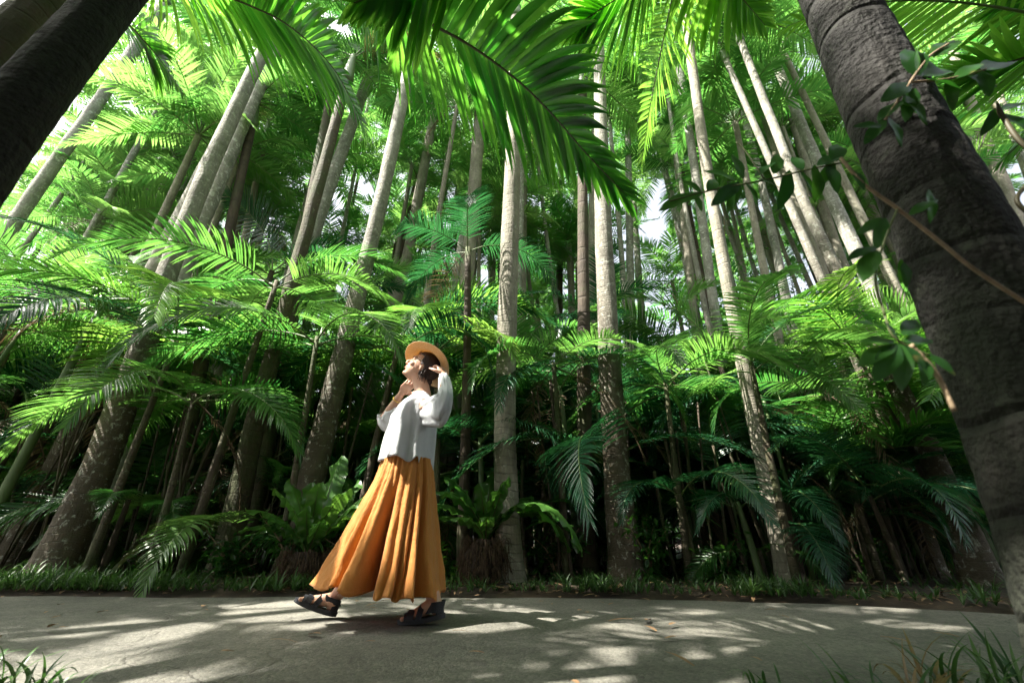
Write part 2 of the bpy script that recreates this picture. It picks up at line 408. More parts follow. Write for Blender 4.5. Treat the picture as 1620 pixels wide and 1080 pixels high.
#@@PALMS
# ------------------------------------------------------------------ palms one can point to in the photo
hero = [
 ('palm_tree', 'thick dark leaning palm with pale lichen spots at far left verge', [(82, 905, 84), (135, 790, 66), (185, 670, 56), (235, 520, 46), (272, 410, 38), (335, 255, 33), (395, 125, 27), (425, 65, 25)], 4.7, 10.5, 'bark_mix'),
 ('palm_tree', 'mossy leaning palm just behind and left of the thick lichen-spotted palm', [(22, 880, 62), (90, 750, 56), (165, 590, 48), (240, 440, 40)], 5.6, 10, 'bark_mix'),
 ('palm_tree', 'pale twin palm trunk leaning close beside the sunlit trunk upper left', [(250, 545, 36), (300, 395, 33), (335, 315, 31), (390, 180, 27), (437, 80, 24)], 5.4, 11.5, 'bark_pale'),
 ('palm_tree', 'pale ringed palm trunk emerging below the dark foreground limb at left', [(10, 372, 36), (60, 295, 33), (120, 213, 30), (215, 75, 28), (262, 10, 26)], 6.0, 12, 'bark_pale'),
 ('palm_tree', 'slender pale palm leaning right between ringed left trunk and sunlit trunk', [(135, 390, 17), (215, 262, 16), (305, 100, 14)], 8.5, 12.5, 'bark'),
 ('palm_tree', 'slender greyer palm parallel and right of the slender pale left palm', [(235, 310, 18), (275, 215, 17), (325, 120, 15)], 9.5, 13, 'bark'),
 ('palm_tree', 'thin upright grey palm just right of the twin leaning trunks', [(372, 372, 17), (393, 260, 16), (412, 150, 14)], 8.5, 13, 'bark'),
 ('palm_tree', 'thin dark palm leaning sharply right beyond the twin trunks', [(390, 312, 12), (425, 250, 11), (462, 188, 10)], 11, 13, 'bark_dark'),
 ('palm_tree', 'sunlit pale palm seen through arching fronds left of the woman', [(455, 520, 30), (475, 435, 27), (505, 340, 24), (532, 265, 22)], 6.4, 12, 'bark_pale'),
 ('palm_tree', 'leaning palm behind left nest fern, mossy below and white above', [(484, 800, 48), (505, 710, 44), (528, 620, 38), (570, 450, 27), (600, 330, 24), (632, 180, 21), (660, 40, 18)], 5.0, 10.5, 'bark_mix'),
 ('palm_tree', 'brown palm leaning right, above the hat', [(600, 560, 21), (640, 430, 18), (672, 258, 16)], 8.0, 12, 'bark'),
 ('palm_tree', 'darker thin palm close left of the brown palm above the hat', [(590, 520, 18), (632, 420, 15), (658, 300, 13)], 9.5, 12, 'bark_dark'),
 ('palm_tree', 'thin mottled palm midway between brown palm and grey palm left of centre', [(662, 520, 15), (685, 430, 13), (712, 225, 12)], 9.5, 13, 'bark'),
 ('palm_tree', 'grey lichen palm left of the straight centre palm', [(708, 720, 29), (722, 590, 26), (737, 450, 23), (748, 340, 21), (756, 225, 19)], 6.2, 12, 'bark'),
 ('palm_tree', 'straight grey ringed palm in the centre beside right nest fern', [(808, 925, 40), (800, 760, 37), (799, 650, 32), (801, 550, 31), (806, 400, 29), (811, 260, 25), (815, 60, 17)], 4.4, 9.5, 'bark'),
 ('palm_tree', 'thin palm directly behind right side of the straight centre palm', [(824, 560, 18), (825, 450, 16), (828, 240, 13)], 8.0, 13, 'bark'),
 ('palm_tree', 'thin brown far palm between centre palm and the right-hand trunk cluster', [(884, 560, 12), (885, 440, 11), (886, 290, 9)], 12, 13, 'bark_dark'),
 ('palm_tree', 'very thin dark far palm left of the right-hand trunk cluster', [(915, 560, 8), (914, 440, 7), (911, 300, 6)], 14, 13, 'bark_dark'),
 ('palm_tree', 'medium palm hugging the left of thick lichen trunk right of centre', [(930, 640, 19), (933, 500, 17), (938, 330, 14)], 7.6, 12, 'bark'),
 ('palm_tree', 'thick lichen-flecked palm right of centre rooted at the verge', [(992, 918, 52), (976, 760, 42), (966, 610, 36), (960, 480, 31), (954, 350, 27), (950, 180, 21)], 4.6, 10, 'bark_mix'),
 ('palm_tree', 'dark palm trunk with sun-striped base left of the thick lichen palm', [(930, 915, 30), (925, 760, 26), (924, 620, 22)], 5.0, 8, 'bark_dark'),
 ('palm_tree', 'bright white thin palm right of the thick lichen palm', [(1001, 600, 15), (997, 440, 13), (994, 250, 11)], 9.0, 13, 'bark_pale'),
 ('palm_tree', 'pale far palm against the bright sky gap right of centre', [(1020, 560, 13), (1010, 430, 11), (1003, 330, 10)], 11.5, 13, 'bark_pale'),
 ('palm_tree', 'leaning pale palm banded with frond shadows at the right verge', [(1252, 935, 40), (1228, 850, 32), (1207, 730, 28), (1188, 630, 26), (1163, 520, 23), (1142, 400, 21), (1118, 270, 19), (1093, 90, 17)], 4.25, 10, 'bark'),
 ('palm_tree', 'slender white-grey palm just left of the shadow-banded palm', [(1140, 560, 17), (1118, 400, 16), (1098, 260, 15), (1075, 110, 13)], 6.6, 12.5, 'bark_pale'),
 ('palm_tree', 'thin grey palm left of the slender white-grey palm', [(1108, 600, 14), (1088, 400, 13), (1068, 230, 11)], 8.5, 13, 'bark'),
 ('palm_tree', 'left one of two parallel ringed palms leaning left of the dark foreground trunk', [(1375, 680, 30), (1328, 510, 25), (1270, 350, 23), (1238, 265, 21), (1185, 100, 18)], 6.6, 12, 'bark'),
 ('palm_tree', 'right one of two parallel ringed palms beside the dark foreground trunk', [(1372, 520, 22), (1330, 410, 21), (1280, 270, 20), (1225, 90, 18)], 7.2, 12, 'bark'),
 ('palm_tree', 'short bright white sunlit trunk showing just left of dark foreground trunk', [(1410, 540, 31), (1375, 440, 29), (1340, 370, 27), (1290, 250, 22)], 5.8, 11, 'bark_pale'),
 ('palm_tree', 'thin far palm amid bright leaves between shadow-banded palm and ringed pair', [(1250, 520, 12), (1218, 400, 11), (1190, 310, 10)], 11, 13, 'bark'),
 ('palm_tree', 'thick dark leaning palm at the right verge left of the foreground trunk', [(1556, 925, 66), (1510, 810, 56), (1465, 700, 46), (1430, 630, 38), (1365, 510, 27), (1280, 340, 20), (1205, 150, 16)], 4.3, 8.5, 'bark_mix'),
 ('palm_tree', 'brown leaning palm with green stems just left of the thick right-verge palm', [(1484, 915, 34), (1450, 800, 30), (1410, 690, 26), (1365, 590, 21), (1295, 430, 17)], 4.9, 9, 'bark_mix'),
 ('palm_tree', 'grey ringed palm behind the right side of dark foreground trunk', [(1608, 345, 30), (1580, 270, 28), (1545, 190, 26), (1490, 30, 22)], 6.4, 12, 'bark'),
 ('palm_tree', 'grey palm right of the ringed palm at the upper right edge', [(1640, 310, 24), (1610, 230, 22), (1560, 100, 20)], 8.0, 12, 'bark'),
 ('palm_tree', 'brown leaning palm in shade between lichen-spotted palm and left nest fern', [(255, 885, 32), (285, 760, 30), (303, 650, 26), (322, 560, 24)], 5.6, 8, 'bark_dark'),
 ('palm_tree', 'wide dark leaning palm left of the nest fern behind the woman', [(352, 905, 50), (378, 790, 42), (405, 660, 34), (432, 560, 28)], 5.0, 8.5, 'bark_moss'),
 ('palm_tree', 'greenish striped palm touching the right of the wide dark palm', [(385, 895, 30), (410, 770, 28), (432, 650, 24), (452, 540, 22)], 5.5, 9, 'bark_moss'),
 ('palm_tree', 'grey shaded palm deep behind the brown leaning palm', [(305, 800, 22), (325, 690, 20), (345, 590, 17)], 7.5, 10, 'bark'),
]
for i, (nm, lb, px, Y, H, mt) in enumerate(hero):
    big = px[0][2] > 40
    palm(nm, lb, px, Y, H, mt, 'c', 13 if Y < 7 else 12, .95, seed=i+1, flare=.3 if Y < 6.8 else 0, seg=22 if Y < 6.8 else 12)

# ------------------------------------------------------------------ nth-from-left labels for the unnamed rest
LAND = [(-400, 'left edge of the view'), (150, 'thick lichen-spotted left palm'), (375, 'wide dark palm by the fern'), (500, 'mossy palm behind the left fern'), (655, 'woman'), (803, 'straight grey centre palm'), (975, 'lichen palm right of centre'), (1200, 'shadow-banded leaning palm'), (1440, 'thick dark right-verge palm'), (2200, 'x')]
ORD = ['first', 'second', 'third', 'fourth', 'fifth', 'sixth', 'seventh', 'eighth', 'ninth', 'tenth', 'eleventh', 'twelfth', 'thirteenth', 'fourteenth', 'fifteenth', 'sixteenth', 'seventeenth', 'eighteenth', 'nineteenth', 'twentieth'] + ['%d%s' % (i, {1: 'st', 2: 'nd', 3: 'rd'}.get(i % 10, 'th')) for i in range(21, 90)]
def number(objs, what):
    """objs: list of (object, screen x); gives each 'nth what right of landmark' """
    cnt = {}
    for o, x in sorted(objs, key=lambda t: t[1]):
        k = 0
        while k < len(LAND)-2 and LAND[k+1][0] < x: k += 1
        cnt[k] = cnt.get(k, 0)+1
        o['label'] = '%s %s counted rightwards from the %s' % (ORD[cnt[k]-1], what, LAND[k][1])
        if len(o['label'].split()) > 16: o['label'] = o['label'].replace(' counted rightwards from the', ' rightwards from the')

DEAD = []
M['dead'] = leaf_mat('dead_frond_brown', (.06, .04, .02), (.20, .14, .07), (.10, .06, .03), (.26, .18, .09), .25, .7)
for k in range(4):
    r2 = random.Random(900+k); mb = MB(); frond_geo(mb, arch(1.7, -35, -88, side=r2.uniform(-.3, .3)), 34, .36, .018, .9, rnd=r2, seg=4, skip=.25, twist=r2.uniform(-1, 1), rr=.01)
    DEAD.append(mb.mesh('dead_frond', [M['dead'], M['fibre']]))
def dead(e, loc, rnd, n=1, sc=1.0):
    for _ in range(n): link('dead_frond', rnd.choice(DEAD), e, loc, (rnd.uniform(-.2, .2), rnd.uniform(-.15, .25), rnd.uniform(0, 6.28)), sc*rnd.uniform(.7, 1.1))
# far palms
GAPS = [(1025, 400, 60, 150), (1245, 390, 70, 110), (580, 330, 30, 60), (700, 60, 60, 60), (370, 120, 60, 50), (1500, 60, 80, 60), (950, 200, 60, 60)]
rnd = random.Random(21)
far = []; taken = [(P(px[0][0], px[0][1], Y).x, Y) for _, _, px, Y, _, _ in hero]
tries = 0
FT_far = []
for k in range(4):                      # far crowns: one mesh each, joined out of fronds
    mb = MB(); r2 = random.Random(100+k)
    for i in range(14):
        u = i/14; az = i*2.4+r2.uniform(-.2, .2); e = (78, 15) if u < .22 else (50, -30) if u < .6 else (12, -60)
        c = [Matrix.Rotation(az, 3, 'Z') @ p for p in arch(2.3*r2.uniform(.85, 1.1), e[0]+r2.uniform(-8, 8), e[1]+r2.uniform(-10, 10), side=r2.uniform(-.3, .3))]
        frond_geo(mb, c, 34, .55, .05, .42, rnd=r2, seg=3, fold=.2, twist=r2.uniform(-.5, .5))
    FT_far.append(mb.mesh('crown', [M['canopy'], M['rachis']]))
while len(far) < 78 and tries < 4000:
    tries += 1
    Y = rnd.uniform(7.5, 24)**1.0; x = rnd.uniform(-1.35, 1.35)*Y*.95
    if any(abs(x-a)+abs(Y-b) < 1.0 for a, b in taken): continue
    qq = proj(Vector((x, Y, H_ if False else .38+Y*.9)))
    if Y > 11 and any(abs(qq[0]-a) < w_*.9 and b > 250 for a, b, w_, h_ in GAPS): continue
    taken.append((x, Y))
    H = rnd.uniform(8, 14); lean = Vector((rnd.uniform(-.07, .07), rnd.uniform(-.05, .05), 1))
    r = rnd.uniform(.075, .12)
    e = empty('palm_tree', (x, Y, 0), 'x', 'palm tree', 'slim background palms deep in the grove')
    bend = Vector((rnd.uniform(-.4, .4), 0, 0))
    pts = [Vector((0, 0, -.05)), lean*H*.33+bend*.6, lean*H*.66+bend, lean*H+bend*.8]
    mt = rnd.choice(['bark', 'bark_pale', 'bark_pale', 'bark_dark'])
    link('trunk', trunk_mesh(pts, [r*1.3, r*1.05, r*.95, r*.85], 9, .3, .01, 0, [M[mt]], tries), e)
    if Y < 12: crown(e, lean*H+bend*.8, rnd, 'c', 12, rnd.uniform(.85, 1.05))
    else: link('crown', rnd.choice(FT_far), e, lean*H+bend*.8, (0, 0, rnd.uniform(0, 6.28)), rnd.uniform(.85, 1.1))
    q = proj(Vector((x, Y, 3.0))); far.append((e, q[0]))
t2 = 0; k0 = len(far)
while len(far) < k0+66 and t2 < 4000:
    t2 += 1; Y = rnd.uniform(6.2, 13); x = rnd.choice((rnd.uniform(-1.6, -.5), rnd.uniform(-1.6, 1.6), rnd.uniform(.5, 1.6)))*Y
    if any(abs(x-a)+abs(Y-b) < .75 for a, b in taken): continue
    taken.append((x, Y)); H = rnd.uniform(8, 14.5); r = rnd.uniform(.05, .08); lean = Vector((rnd.uniform(-.09, .09), rnd.uniform(-.05, .05), 1)); bend = Vector((rnd.uniform(-.4, .4), 0, 0))
    e = empty('palm_tree', (x, Y, 0), 'x', 'palm tree', 'slim background palms deep in the grove')
    link('trunk', trunk_mesh([Vector((0, 0, -.05)), lean*H*.33+bend*.6, lean*H*.66+bend, lean*H+bend*.8], [r*1.3, r*1.05, r*.95, r*.85], 9, .14, .02, 0, [M[rnd.choice(['bark', 'bark_pale', 'bark_pale', 'bark_mix'])]], t2+5000), e)
    link('crown', rnd.choice(FT_far), e, lean*H+bend*.8, (0, 0, rnd.uniform(0, 6.28)), rnd.uniform(.95, 1.2))
    far.append((e, proj(Vector((x, Y, 3.0)))[0]))
number(far, 'slim background palm')

#@@UNDER
# ------------------------------------------------------------------ understory palms (fronds start near head height)
UPF[:] = [.10, .48]
under = []; STEM = [None]
def understory(x, Y, h, seed, fam='u', n=9, sc=1.0, label=None, stems=0, name='fan_of_fronds', cull=True):
    rnd = random.Random(seed)
    e = empty('young_palm', (x, Y, 0), label or 'x', 'palm', 'young palms filling the understory')
    k = max(1, stems)
    for s in range(k):
        o = Vector((rnd.uniform(-.2, .2), rnd.uniform(-.2, .2), 0)) if s else Vector((0, 0, 0))
        hh = h*(1 if s == 0 else rnd.uniform(.6, 1.0)); ln = Vector((rnd.uniform(-.18, .18), rnd.uniform(-.12, .12), 0))*hh*.5+o
        mb = MB(); pts = catmull([o, o+(ln-o)*.4+Vector((0, 0, hh*.5)), ln+Vector((0, 0, hh))], 10)
        r0 = (.035 if k == 1 else .02)*(.8+.2*h)*(.8 if STEM[0] else 1)
        tube(mb, pts, [r0*(1.2-.5*i/10)*(1.06 if i % 2 else .97) for i in range(11)], 8)
        link('stem', mb.mesh('stem', [M[STEM[0] or ('bark_dark' if rnd.random() < .6 else 'shaft')]]), e)
        if rnd.random() < .4: dead(e, pts[-1]-Vector((0, 0, .05)), rnd, rnd.choice((1, 2)), sc*.8)
        crown(e, pts[-1], rnd, fam, n if s == 0 else max(4, n//2), sc*rnd.uniform(.9, 1.1), cull)
    if not label:
        q = proj(Vector((x, Y, h))); under.append((e, q[0], Y))
    return e
def U(px, py, Y, seed, fam='u', n=9, sc=1.0, label=None, stems=0):
    p = P(px, py, Y); sc *= 1.3 if sc > .65 else 1.0; return understory(p.x, Y, p.z, seed, fam, n, sc, label, stems)
named = [
 (262, 470, 5.6, 'u', 10, 1.05, 'lush young palm with golden-ribbed frond over the thick lichen-spotted palm'),
 (430, 420, 6.0, 'b', 9, 1.1, 'young palm with blue-grey arching fronds between twin trunks and the hat'),
 (520, 490, 6.2, 'u', 10, 1.0, 'young palm with drooping glossy fronds upper left of the hat'),
 (690, 500, 5.6, 'y', 10, 1.0, 'yellow-green young palm arching just behind the woman\'s hat'),
 (735, 560, 6.5, 'u', 9, 1.0, 'young palm fanning between the hat and the straight centre palm'),
 (900, 610, 5.2, 'b', 9, .8, 'small drooping blue-green palm between centre palm and thick lichen palm'),
 (945, 515, 6.6, 'b', 9, .9, 'glossy dark young palm at the top of the thick lichen palm\'s shaded half'),
 (1060, 560, 6.2, 'u', 10, 1.0, 'young palm with spreading glossy fronds right of thick lichen palm'),
 (1160, 560, 5.6, 'u', 9, 1.0, 'young palm draping over the shadow-banded palm'),
 (1330, 560, 5.8, 'y', 10, 1.0, 'pale yellow-green young palm below the ringed pair of palms'),
 (1440, 545, 6.0, 'u', 9, 1.0, 'young palm spreading behind the dark foreground trunk'),
 (1235, 790, 4.5, 'b', 7, .62, 'low dark blue-green palm at foot of the shadow-banded palm'),
 (1300, 745, 5.0, 'u', 8, .9, 'low palm with long bright arching frond right of shadow-banded palm'),
 (1420, 640, 5.2, 'u', 9, .95, 'young palm over the brown leaning right-hand palm'),
 (90, 470, 6.2, 'u', 10, 1.1, 'bright feathery young palm at the left edge above the lichen-spotted palm'),
 (20, 560, 5.2, 'y', 9, .9, 'fine yellow-green young palm cut by the left edge'),
 (395, 600, 5.8, 'u', 10, 1.0, 'young palm in front of the wide dark palm'),
 (600, 620, 6.0, 'u', 10, .9, 'young palm just left of the woman\'s raised elbow'),
 (205, 790, 5.0, 'u', 6, .5, 'small palm seedling on a tan stem between the left leaning palms'),
 (770, 690, 5.0, 'b', 9, .85, 'dark blue-green palm with hanging fronds behind the right nest fern'),
 (860, 730, 5.4, 'b', 8, .8, 'shaded palm right of the right nest fern'),
 (1110, 700, 5.4, 'b', 8, .8, 'dark young palm in deep shade left of the shadow-banded palm'),
 (330, 720, 5.3, 'u', 7, .55, 'small palm between the brown and wide dark palms, fronds spread flat'),
 (180, 590, 6.6, 'u', 10, 1.0, 'young palm behind the gap between the two left leaning palms'),
 (1500, 720, 5.4, 'y', 8, .8, 'lime young palm behind the thick right-verge palm'),
]
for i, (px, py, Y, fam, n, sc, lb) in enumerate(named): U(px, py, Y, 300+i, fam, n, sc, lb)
named2 = [
 (40, 495, 4.6, 'u', 11, 1.15, 'lush arching young palm in front of the leaning palms at far left'),
 (285, 515, 4.6, 'y', 10, 1.1, 'big sunlit young palm arching over the middle of the lichen-spotted trunk'),
 (425, 440, 4.7, 'u', 11, 1.2, 'tall young palm whose long fronds cross in front of the twin trunks'),
 (520, 520, 4.6, 'u', 10, 1.05, 'young palm arching left of the hat before the mossy palm'),
 (330, 610, 4.5, 'u', 10, .95, 'young palm before the brown leaning palm left of the woman'),
 (715, 520, 4.9, 'y', 10, 1.0, 'pale green young palm arching between hat and centre palm'),
 (880, 560, 4.75, 'u', 10, 1.0, 'young palm arching right of the straight centre palm'),
 (1040, 590, 4.6, 'u', 10, 1.0, 'young palm arching right of the lichen palm at head height'),
 (1170, 560, 4.0, 'u', 8, .95, 'young palm drooping across the upper shadow-banded palm'),
 (1290, 600, 4.5, 'u', 10, 1.0, 'young palm arching between shadow-banded palm and foreground trunk'),
 (1400, 560, 4.4, 'y', 9, 1.0, 'yellow-green young palm just left of the dark foreground trunk'),
 (1080, 760, 4.6, 'b', 8, .8, 'deeply shaded low palm with hanging fronds right of the lichen palm'),
 (1380, 760, 4.3, 'b', 8, .8, 'deeply shaded low palm before the right-verge palm'),
]
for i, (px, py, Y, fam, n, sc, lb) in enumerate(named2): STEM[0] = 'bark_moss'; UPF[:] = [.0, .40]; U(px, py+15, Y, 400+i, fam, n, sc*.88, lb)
STEM[0] = None; UPF[:] = [.10, .48]
rnd = random.Random(5)
# front thicket rows
cntu = 0; tries = 0; pos = []
while cntu < 165 and tries < 6000:
    tries += 1
    Y = rnd.choice([rnd.uniform(4.7, 6.2), rnd.uniform(5.2, 8), rnd.uniform(7, 12), rnd.uniform(10, 18)]); x = rnd.uniform(-1.45, 1.4)*Y
    if any((x-a)**2+(Y-b)**2 < .55**2 for a, b in pos): continue
    pos.append((x, Y)); h = rnd.choice([rnd.uniform(.4, 1.3), rnd.uniform(1.2, 2.6), rnd.uniform(2, 4.2)])
    if Y > 10: h = rnd.uniform(1.5, 5)
    understory(x, Y, h, 1000+tries, rnd.choice('uubby'), rnd.randint(8, 11), rnd.uniform(1.0, 1.5) * (1.2 if Y > 10 else 1), stems=rnd.choice([1, 1, 3]))
    cntu += 1
rl = random.Random(66)
for i in range(34):
    Y = rl.uniform(4.35, 5.6); px = rl.uniform(-20, 1540)
    if 370 < px < 920 or px < 230: Y += 1.0
    x = (px-810)/650*Y/1.13
    understory(x, Y, rl.uniform(.25, 1.15), 8000+i, rl.choice('uub'), rl.randint(6, 9), rl.uniform(.5, .85))
UPF[:] = [.22, .62]
mids = []
tries = 0; mp_ = []
while len(mids) < 74 and tries < 4000:
    tries += 1; Y = rnd.choice([rnd.uniform(5.5, 9), rnd.uniform(8, 16)]); x = rnd.uniform(-1.5, 1.4)*Y
    if any((x-a)**2+(Y-b)**2 < .9**2 for a, b in mp_): continue
    z = .38+Y*rnd.uniform(.35, 1.75); qq = proj(Vector((x, Y, z)))
    if any(((qq[0]-a)/(w_+60))**2+((qq[1]-b)/(h_+40))**2 < 1 for a, b, w_, h_ in GAPS): continue
    mp_.append((x, Y))
    e = empty('palm_tree', (x, Y, 0), 'x', 'palm tree', 'half-grown palms of the middle storey'); ln = Vector((rnd.uniform(-.5, .5), rnd.uniform(-.3, .3), z)); r = rnd.uniform(.045, .075)
    link('trunk', trunk_mesh([Vector((0, 0, -.05)), ln*.5+Vector((rnd.uniform(-.15, .15), 0, 0)), ln], [r*1.3, r, r*.8], 9, .2, .02, 0, [M[rnd.choice(['bark', 'bark_dark', 'bark'])]], tries), e)
    if rnd.random() < .6: dead(e, ln, rnd, rnd.choice((1, 2)), 1.0)
    crown(e, ln, rnd, 'c', 12, rnd.uniform(.7, .95)); q = proj(Vector((x, Y, z))); mids.append((e, q[0]))
number(mids, 'half-grown palm crown')
number([(o, x) for o, x, Y in under if Y < 8], 'front-thicket young palm')
number([(o, x) for o, x, Y in under if 8 <= Y < 12], 'middle-thicket young palm')
number([(o, x) for o, x, Y in under if Y >= 12], 'far-thicket young palm')
for o, x, Y in under: o['group'] = 'young palms of the %s thicket' % ('front' if Y < 8 else 'middle' if Y < 12 else 'far')

# far wood: a mass of fronds nobody could count
mb = MB(); rnd = random.Random(77)
for i in range(1500):
    Y = rnd.uniform(15, 30); x = rnd.uniform(-1.6, 1.6)*Y; z = rnd.uniform(0, 16)*rnd.random()**.7+.1
    qq = proj(Vector((x, Y, z)))
    if any(((qq[0]-a)/w_)**2+((qq[1]-b)/h_)**2 < 1 for a, b, w_, h_ in GAPS) and rnd.random() < .88: continue
    az = rnd.uniform(0, 6.28); c = [Matrix.Rotation(az, 3, 'Z') @ p+Vector((x, Y, z)) for p in arch(rnd.uniform(1.8, 3), rnd.uniform(10, 80), rnd.uniform(-60, 10), 5)]
    frond_geo(mb, c, 18, .7, .11, .4, rnd=rnd, seg=2, fold=.1)
tag(link('distant_foliage', mb.mesh('distant_foliage', [M['canopy'], M['rachis']])), 'mass of far palm foliage closing the view behind all the trunks', 'foliage', kind='stuff')

#@@GROUND
# ------------------------------------------------------------------ ground
EDGE = [(-60, 6.5), (-20, 4.6), (-8, 4.05), (-4.2, 3.96), (0, 3.88), (1.3, 3.72), (2.23, 3.47), (3.0, 3.02), (4.2, 2.0), (6, 0.2), (10, -3.0), (60, -40)]
def edge(x):
    for (a, b), (c, d) in zip(EDGE, EDGE[1:]):
        if a <= x <= c: return b+(d-b)*(x-a)/(c-a)+.03*math.sin(x*3.1)+.015*math.sin(x*9.7)
    return 4
NEAR = lambda x: 1.12+.04*math.sin(x*2.3)-(0 if x < 2.5 else (x-2.5)*1.2)-(0 if x > -4 else 0)
m, nt, out = mat('forest_floor_soil'); L = nt.links
geo = N(nt, 'ShaderNodeNewGeometry')
n1 = N(nt, 'ShaderNodeTexNoise', _Scale=2.0, _Detail=9.0, _Roughness=.7); L.new(geo.outputs['Position'], n1.inputs['Vector'])
n2 = N(nt, 'ShaderNodeTexVoronoi', _Scale=22.0); L.new(geo.outputs['Position'], n2.inputs['Vector'])
c = ramp(nt, [(.3, (.014, .011, .007)), (.55, (.04, .028, .017)), (.75, (.075, .054, .032))], n1.outputs['Fac']).outputs[0]
c = mixc(nt, .5, c, ramp(nt, [(0, (.5, .4, .3)), (1, (1.4, 1.2, 1.0))], n2.outputs['Color']).outputs[0], 'MULTIPLY')
p = N(nt, 'ShaderNodeBsdfPrincipled', _Roughness=.95); L.new(c, p.inputs['Base Color'])
bu = N(nt, 'ShaderNodeBump', _Strength=1.0, _Distance=.03); L.new(n1.outputs['Fac'], bu.inputs['Height']); L.new(bu.outputs[0], p.inputs['Normal'])
L.new(p.outputs[0], out.inputs[0]); M['soil'] = m
def spaced(lo, hi, n, p=2.2):
    return [(lo+hi)/2+(hi-lo)/2*math.copysign(abs(t)**p, t) for t in [(-1+2*i/n) for i in range(n+1)]]
xs = spaced(-90, 90, 150); ys = [0.0+y for y in spaced(-90, 96, 170, 2.4)]
vs = []; fs = []
for y in ys:
    for x in xs:
        d = y-edge(x); d2 = NEAR(x)-y
        d = max(d, d2)
        z = -.05+min(1, max(0, (d+.02)/.12))*(.085+.03*noise.noise(Vector((x*1.3, y*1.3, 0)))) if d < 30 else 0
        vs.append(Vector((x, y, z)))
nx = len(xs)
for j in range(len(ys)-1):
    for i in range(nx-1): fs.append((j*nx+i, j*nx+i+1, (j+1)*nx+i+1, (j+1)*nx+i))
mb = MB(); mb.add(vs, fs); tag(link('ground', mb.mesh('ground', [M['soil']])), 'brown shaded forest floor under the palms', kind='structure')
# path
m, nt, out = mat('path_rolled_gravel_concrete'); L = nt.links
geo = N(nt, 'ShaderNodeNewGeometry'); PV = geo.outputs['Position']
n1 = N(nt, 'ShaderNodeTexNoise', _Scale=1.1, _Detail=7.0, _Roughness=.62); L.new(PV, n1.inputs['Vector'])
v1 = N(nt, 'ShaderNodeTexVoronoi', _Scale=95.0); L.new(PV, v1.inputs['Vector'])
v2 = N(nt, 'ShaderNodeTexNoise', _Scale=230.0, _Detail=4.0); L.new(PV, v2.inputs['Vector'])
n3 = N(nt, 'ShaderNodeTexNoise', _Scale=14.0, _Detail=8.0, _Roughness=.75); L.new(PV, n3.inputs['Vector'])
c = ramp(nt, [(.3, (.070, .068, .060)), (.5, (.110, .106, .094)), (.7, (.168, .161, .142))], n1.outputs['Fac']).outputs[0]
c = mixc(nt, .75, c, ramp(nt, [(0, (.45, .43, .38)), (.5, (1, 1, .97)), (1, (1.55, 1.5, 1.4))], v1.outputs['Color']).outputs[0], 'MULTIPLY')
c = mixc(nt, .6, c, ramp(nt, [(.3, (.5, .5, .45)), (.7, (1.3, 1.3, 1.25))], n3.outputs['Fac']).outputs[0], 'MULTIPLY')
wv = N(nt, 'ShaderNodeTexVoronoi', feature='DISTANCE_TO_EDGE', _Scale=.55)
nd = N(nt, 'ShaderNodeTexNoise', _Scale=1.6, _Detail=5.0); L.new(PV, nd.inputs['Vector'])
av = N(nt, 'ShaderNodeVectorMath', operation='MULTIPLY_ADD'); L.new(nd.outputs['Color'], av.inputs[0]); av.inputs[1].default_value = (.9, .9, .9); L.new(PV, av.inputs[2])
L.new(av.outputs[0], wv.inputs['Vector'])
ck = ramp(nt, [(0, (1, 1, 1)), (.006, (0, 0, 0))], wv.outputs['Distance']).outputs[0]
c = mixc(nt, math_n(nt, 'MULTIPLY', ck, .6), c, (.06, .055, .045))
p = N(nt, 'ShaderNodeBsdfPrincipled', _Roughness=.8); L.new(c, p.inputs['Base Color'])
hh = math_n(nt, 'MULTIPLY_ADD', v1.outputs['Distance'], -.8, v2.outputs['Fac'])
hh = math_n(nt, 'MULTIPLY_ADD', ck, -1.5, hh)
bu = N(nt, 'ShaderNodeBump', _Strength=.7, _Distance=.006); L.new(hh, bu.inputs['Height']); L.new(bu.outputs[0], p.inputs['Normal'])
L.new(p.outputs[0], out.inputs[0]); M['path'] = m
vs = []; fs = []; xs = [-60, -40, -25, -15]+[-10+.12*i for i in range(110)]+[3.3+.4*i for i in range(20)]+[14, 25, 40, 60]
K = 24
for x in xs:
    a, b = NEAR(x), edge(x)
    for j in range(K+1):
        y = a+(b-a)*j/K
        e_ = min(1, min(j, K-j)/1.5)
        vs.append(Vector((x, y, -.03*(1-e_)+.006*noise.noise(Vector((x*.7, y*.7, 3))))))
for i in range(len(xs)-1):
    for j in range(K): a = i*(K+1)+j; fs.append((a, a+K+1, a+K+2, a+1))
mb = MB(); mb.add(vs, fs); tag(link('path', mb.mesh('path', [M['path']])), 'grey rolled gravel path dappled with sun crossing the grove', kind='structure')

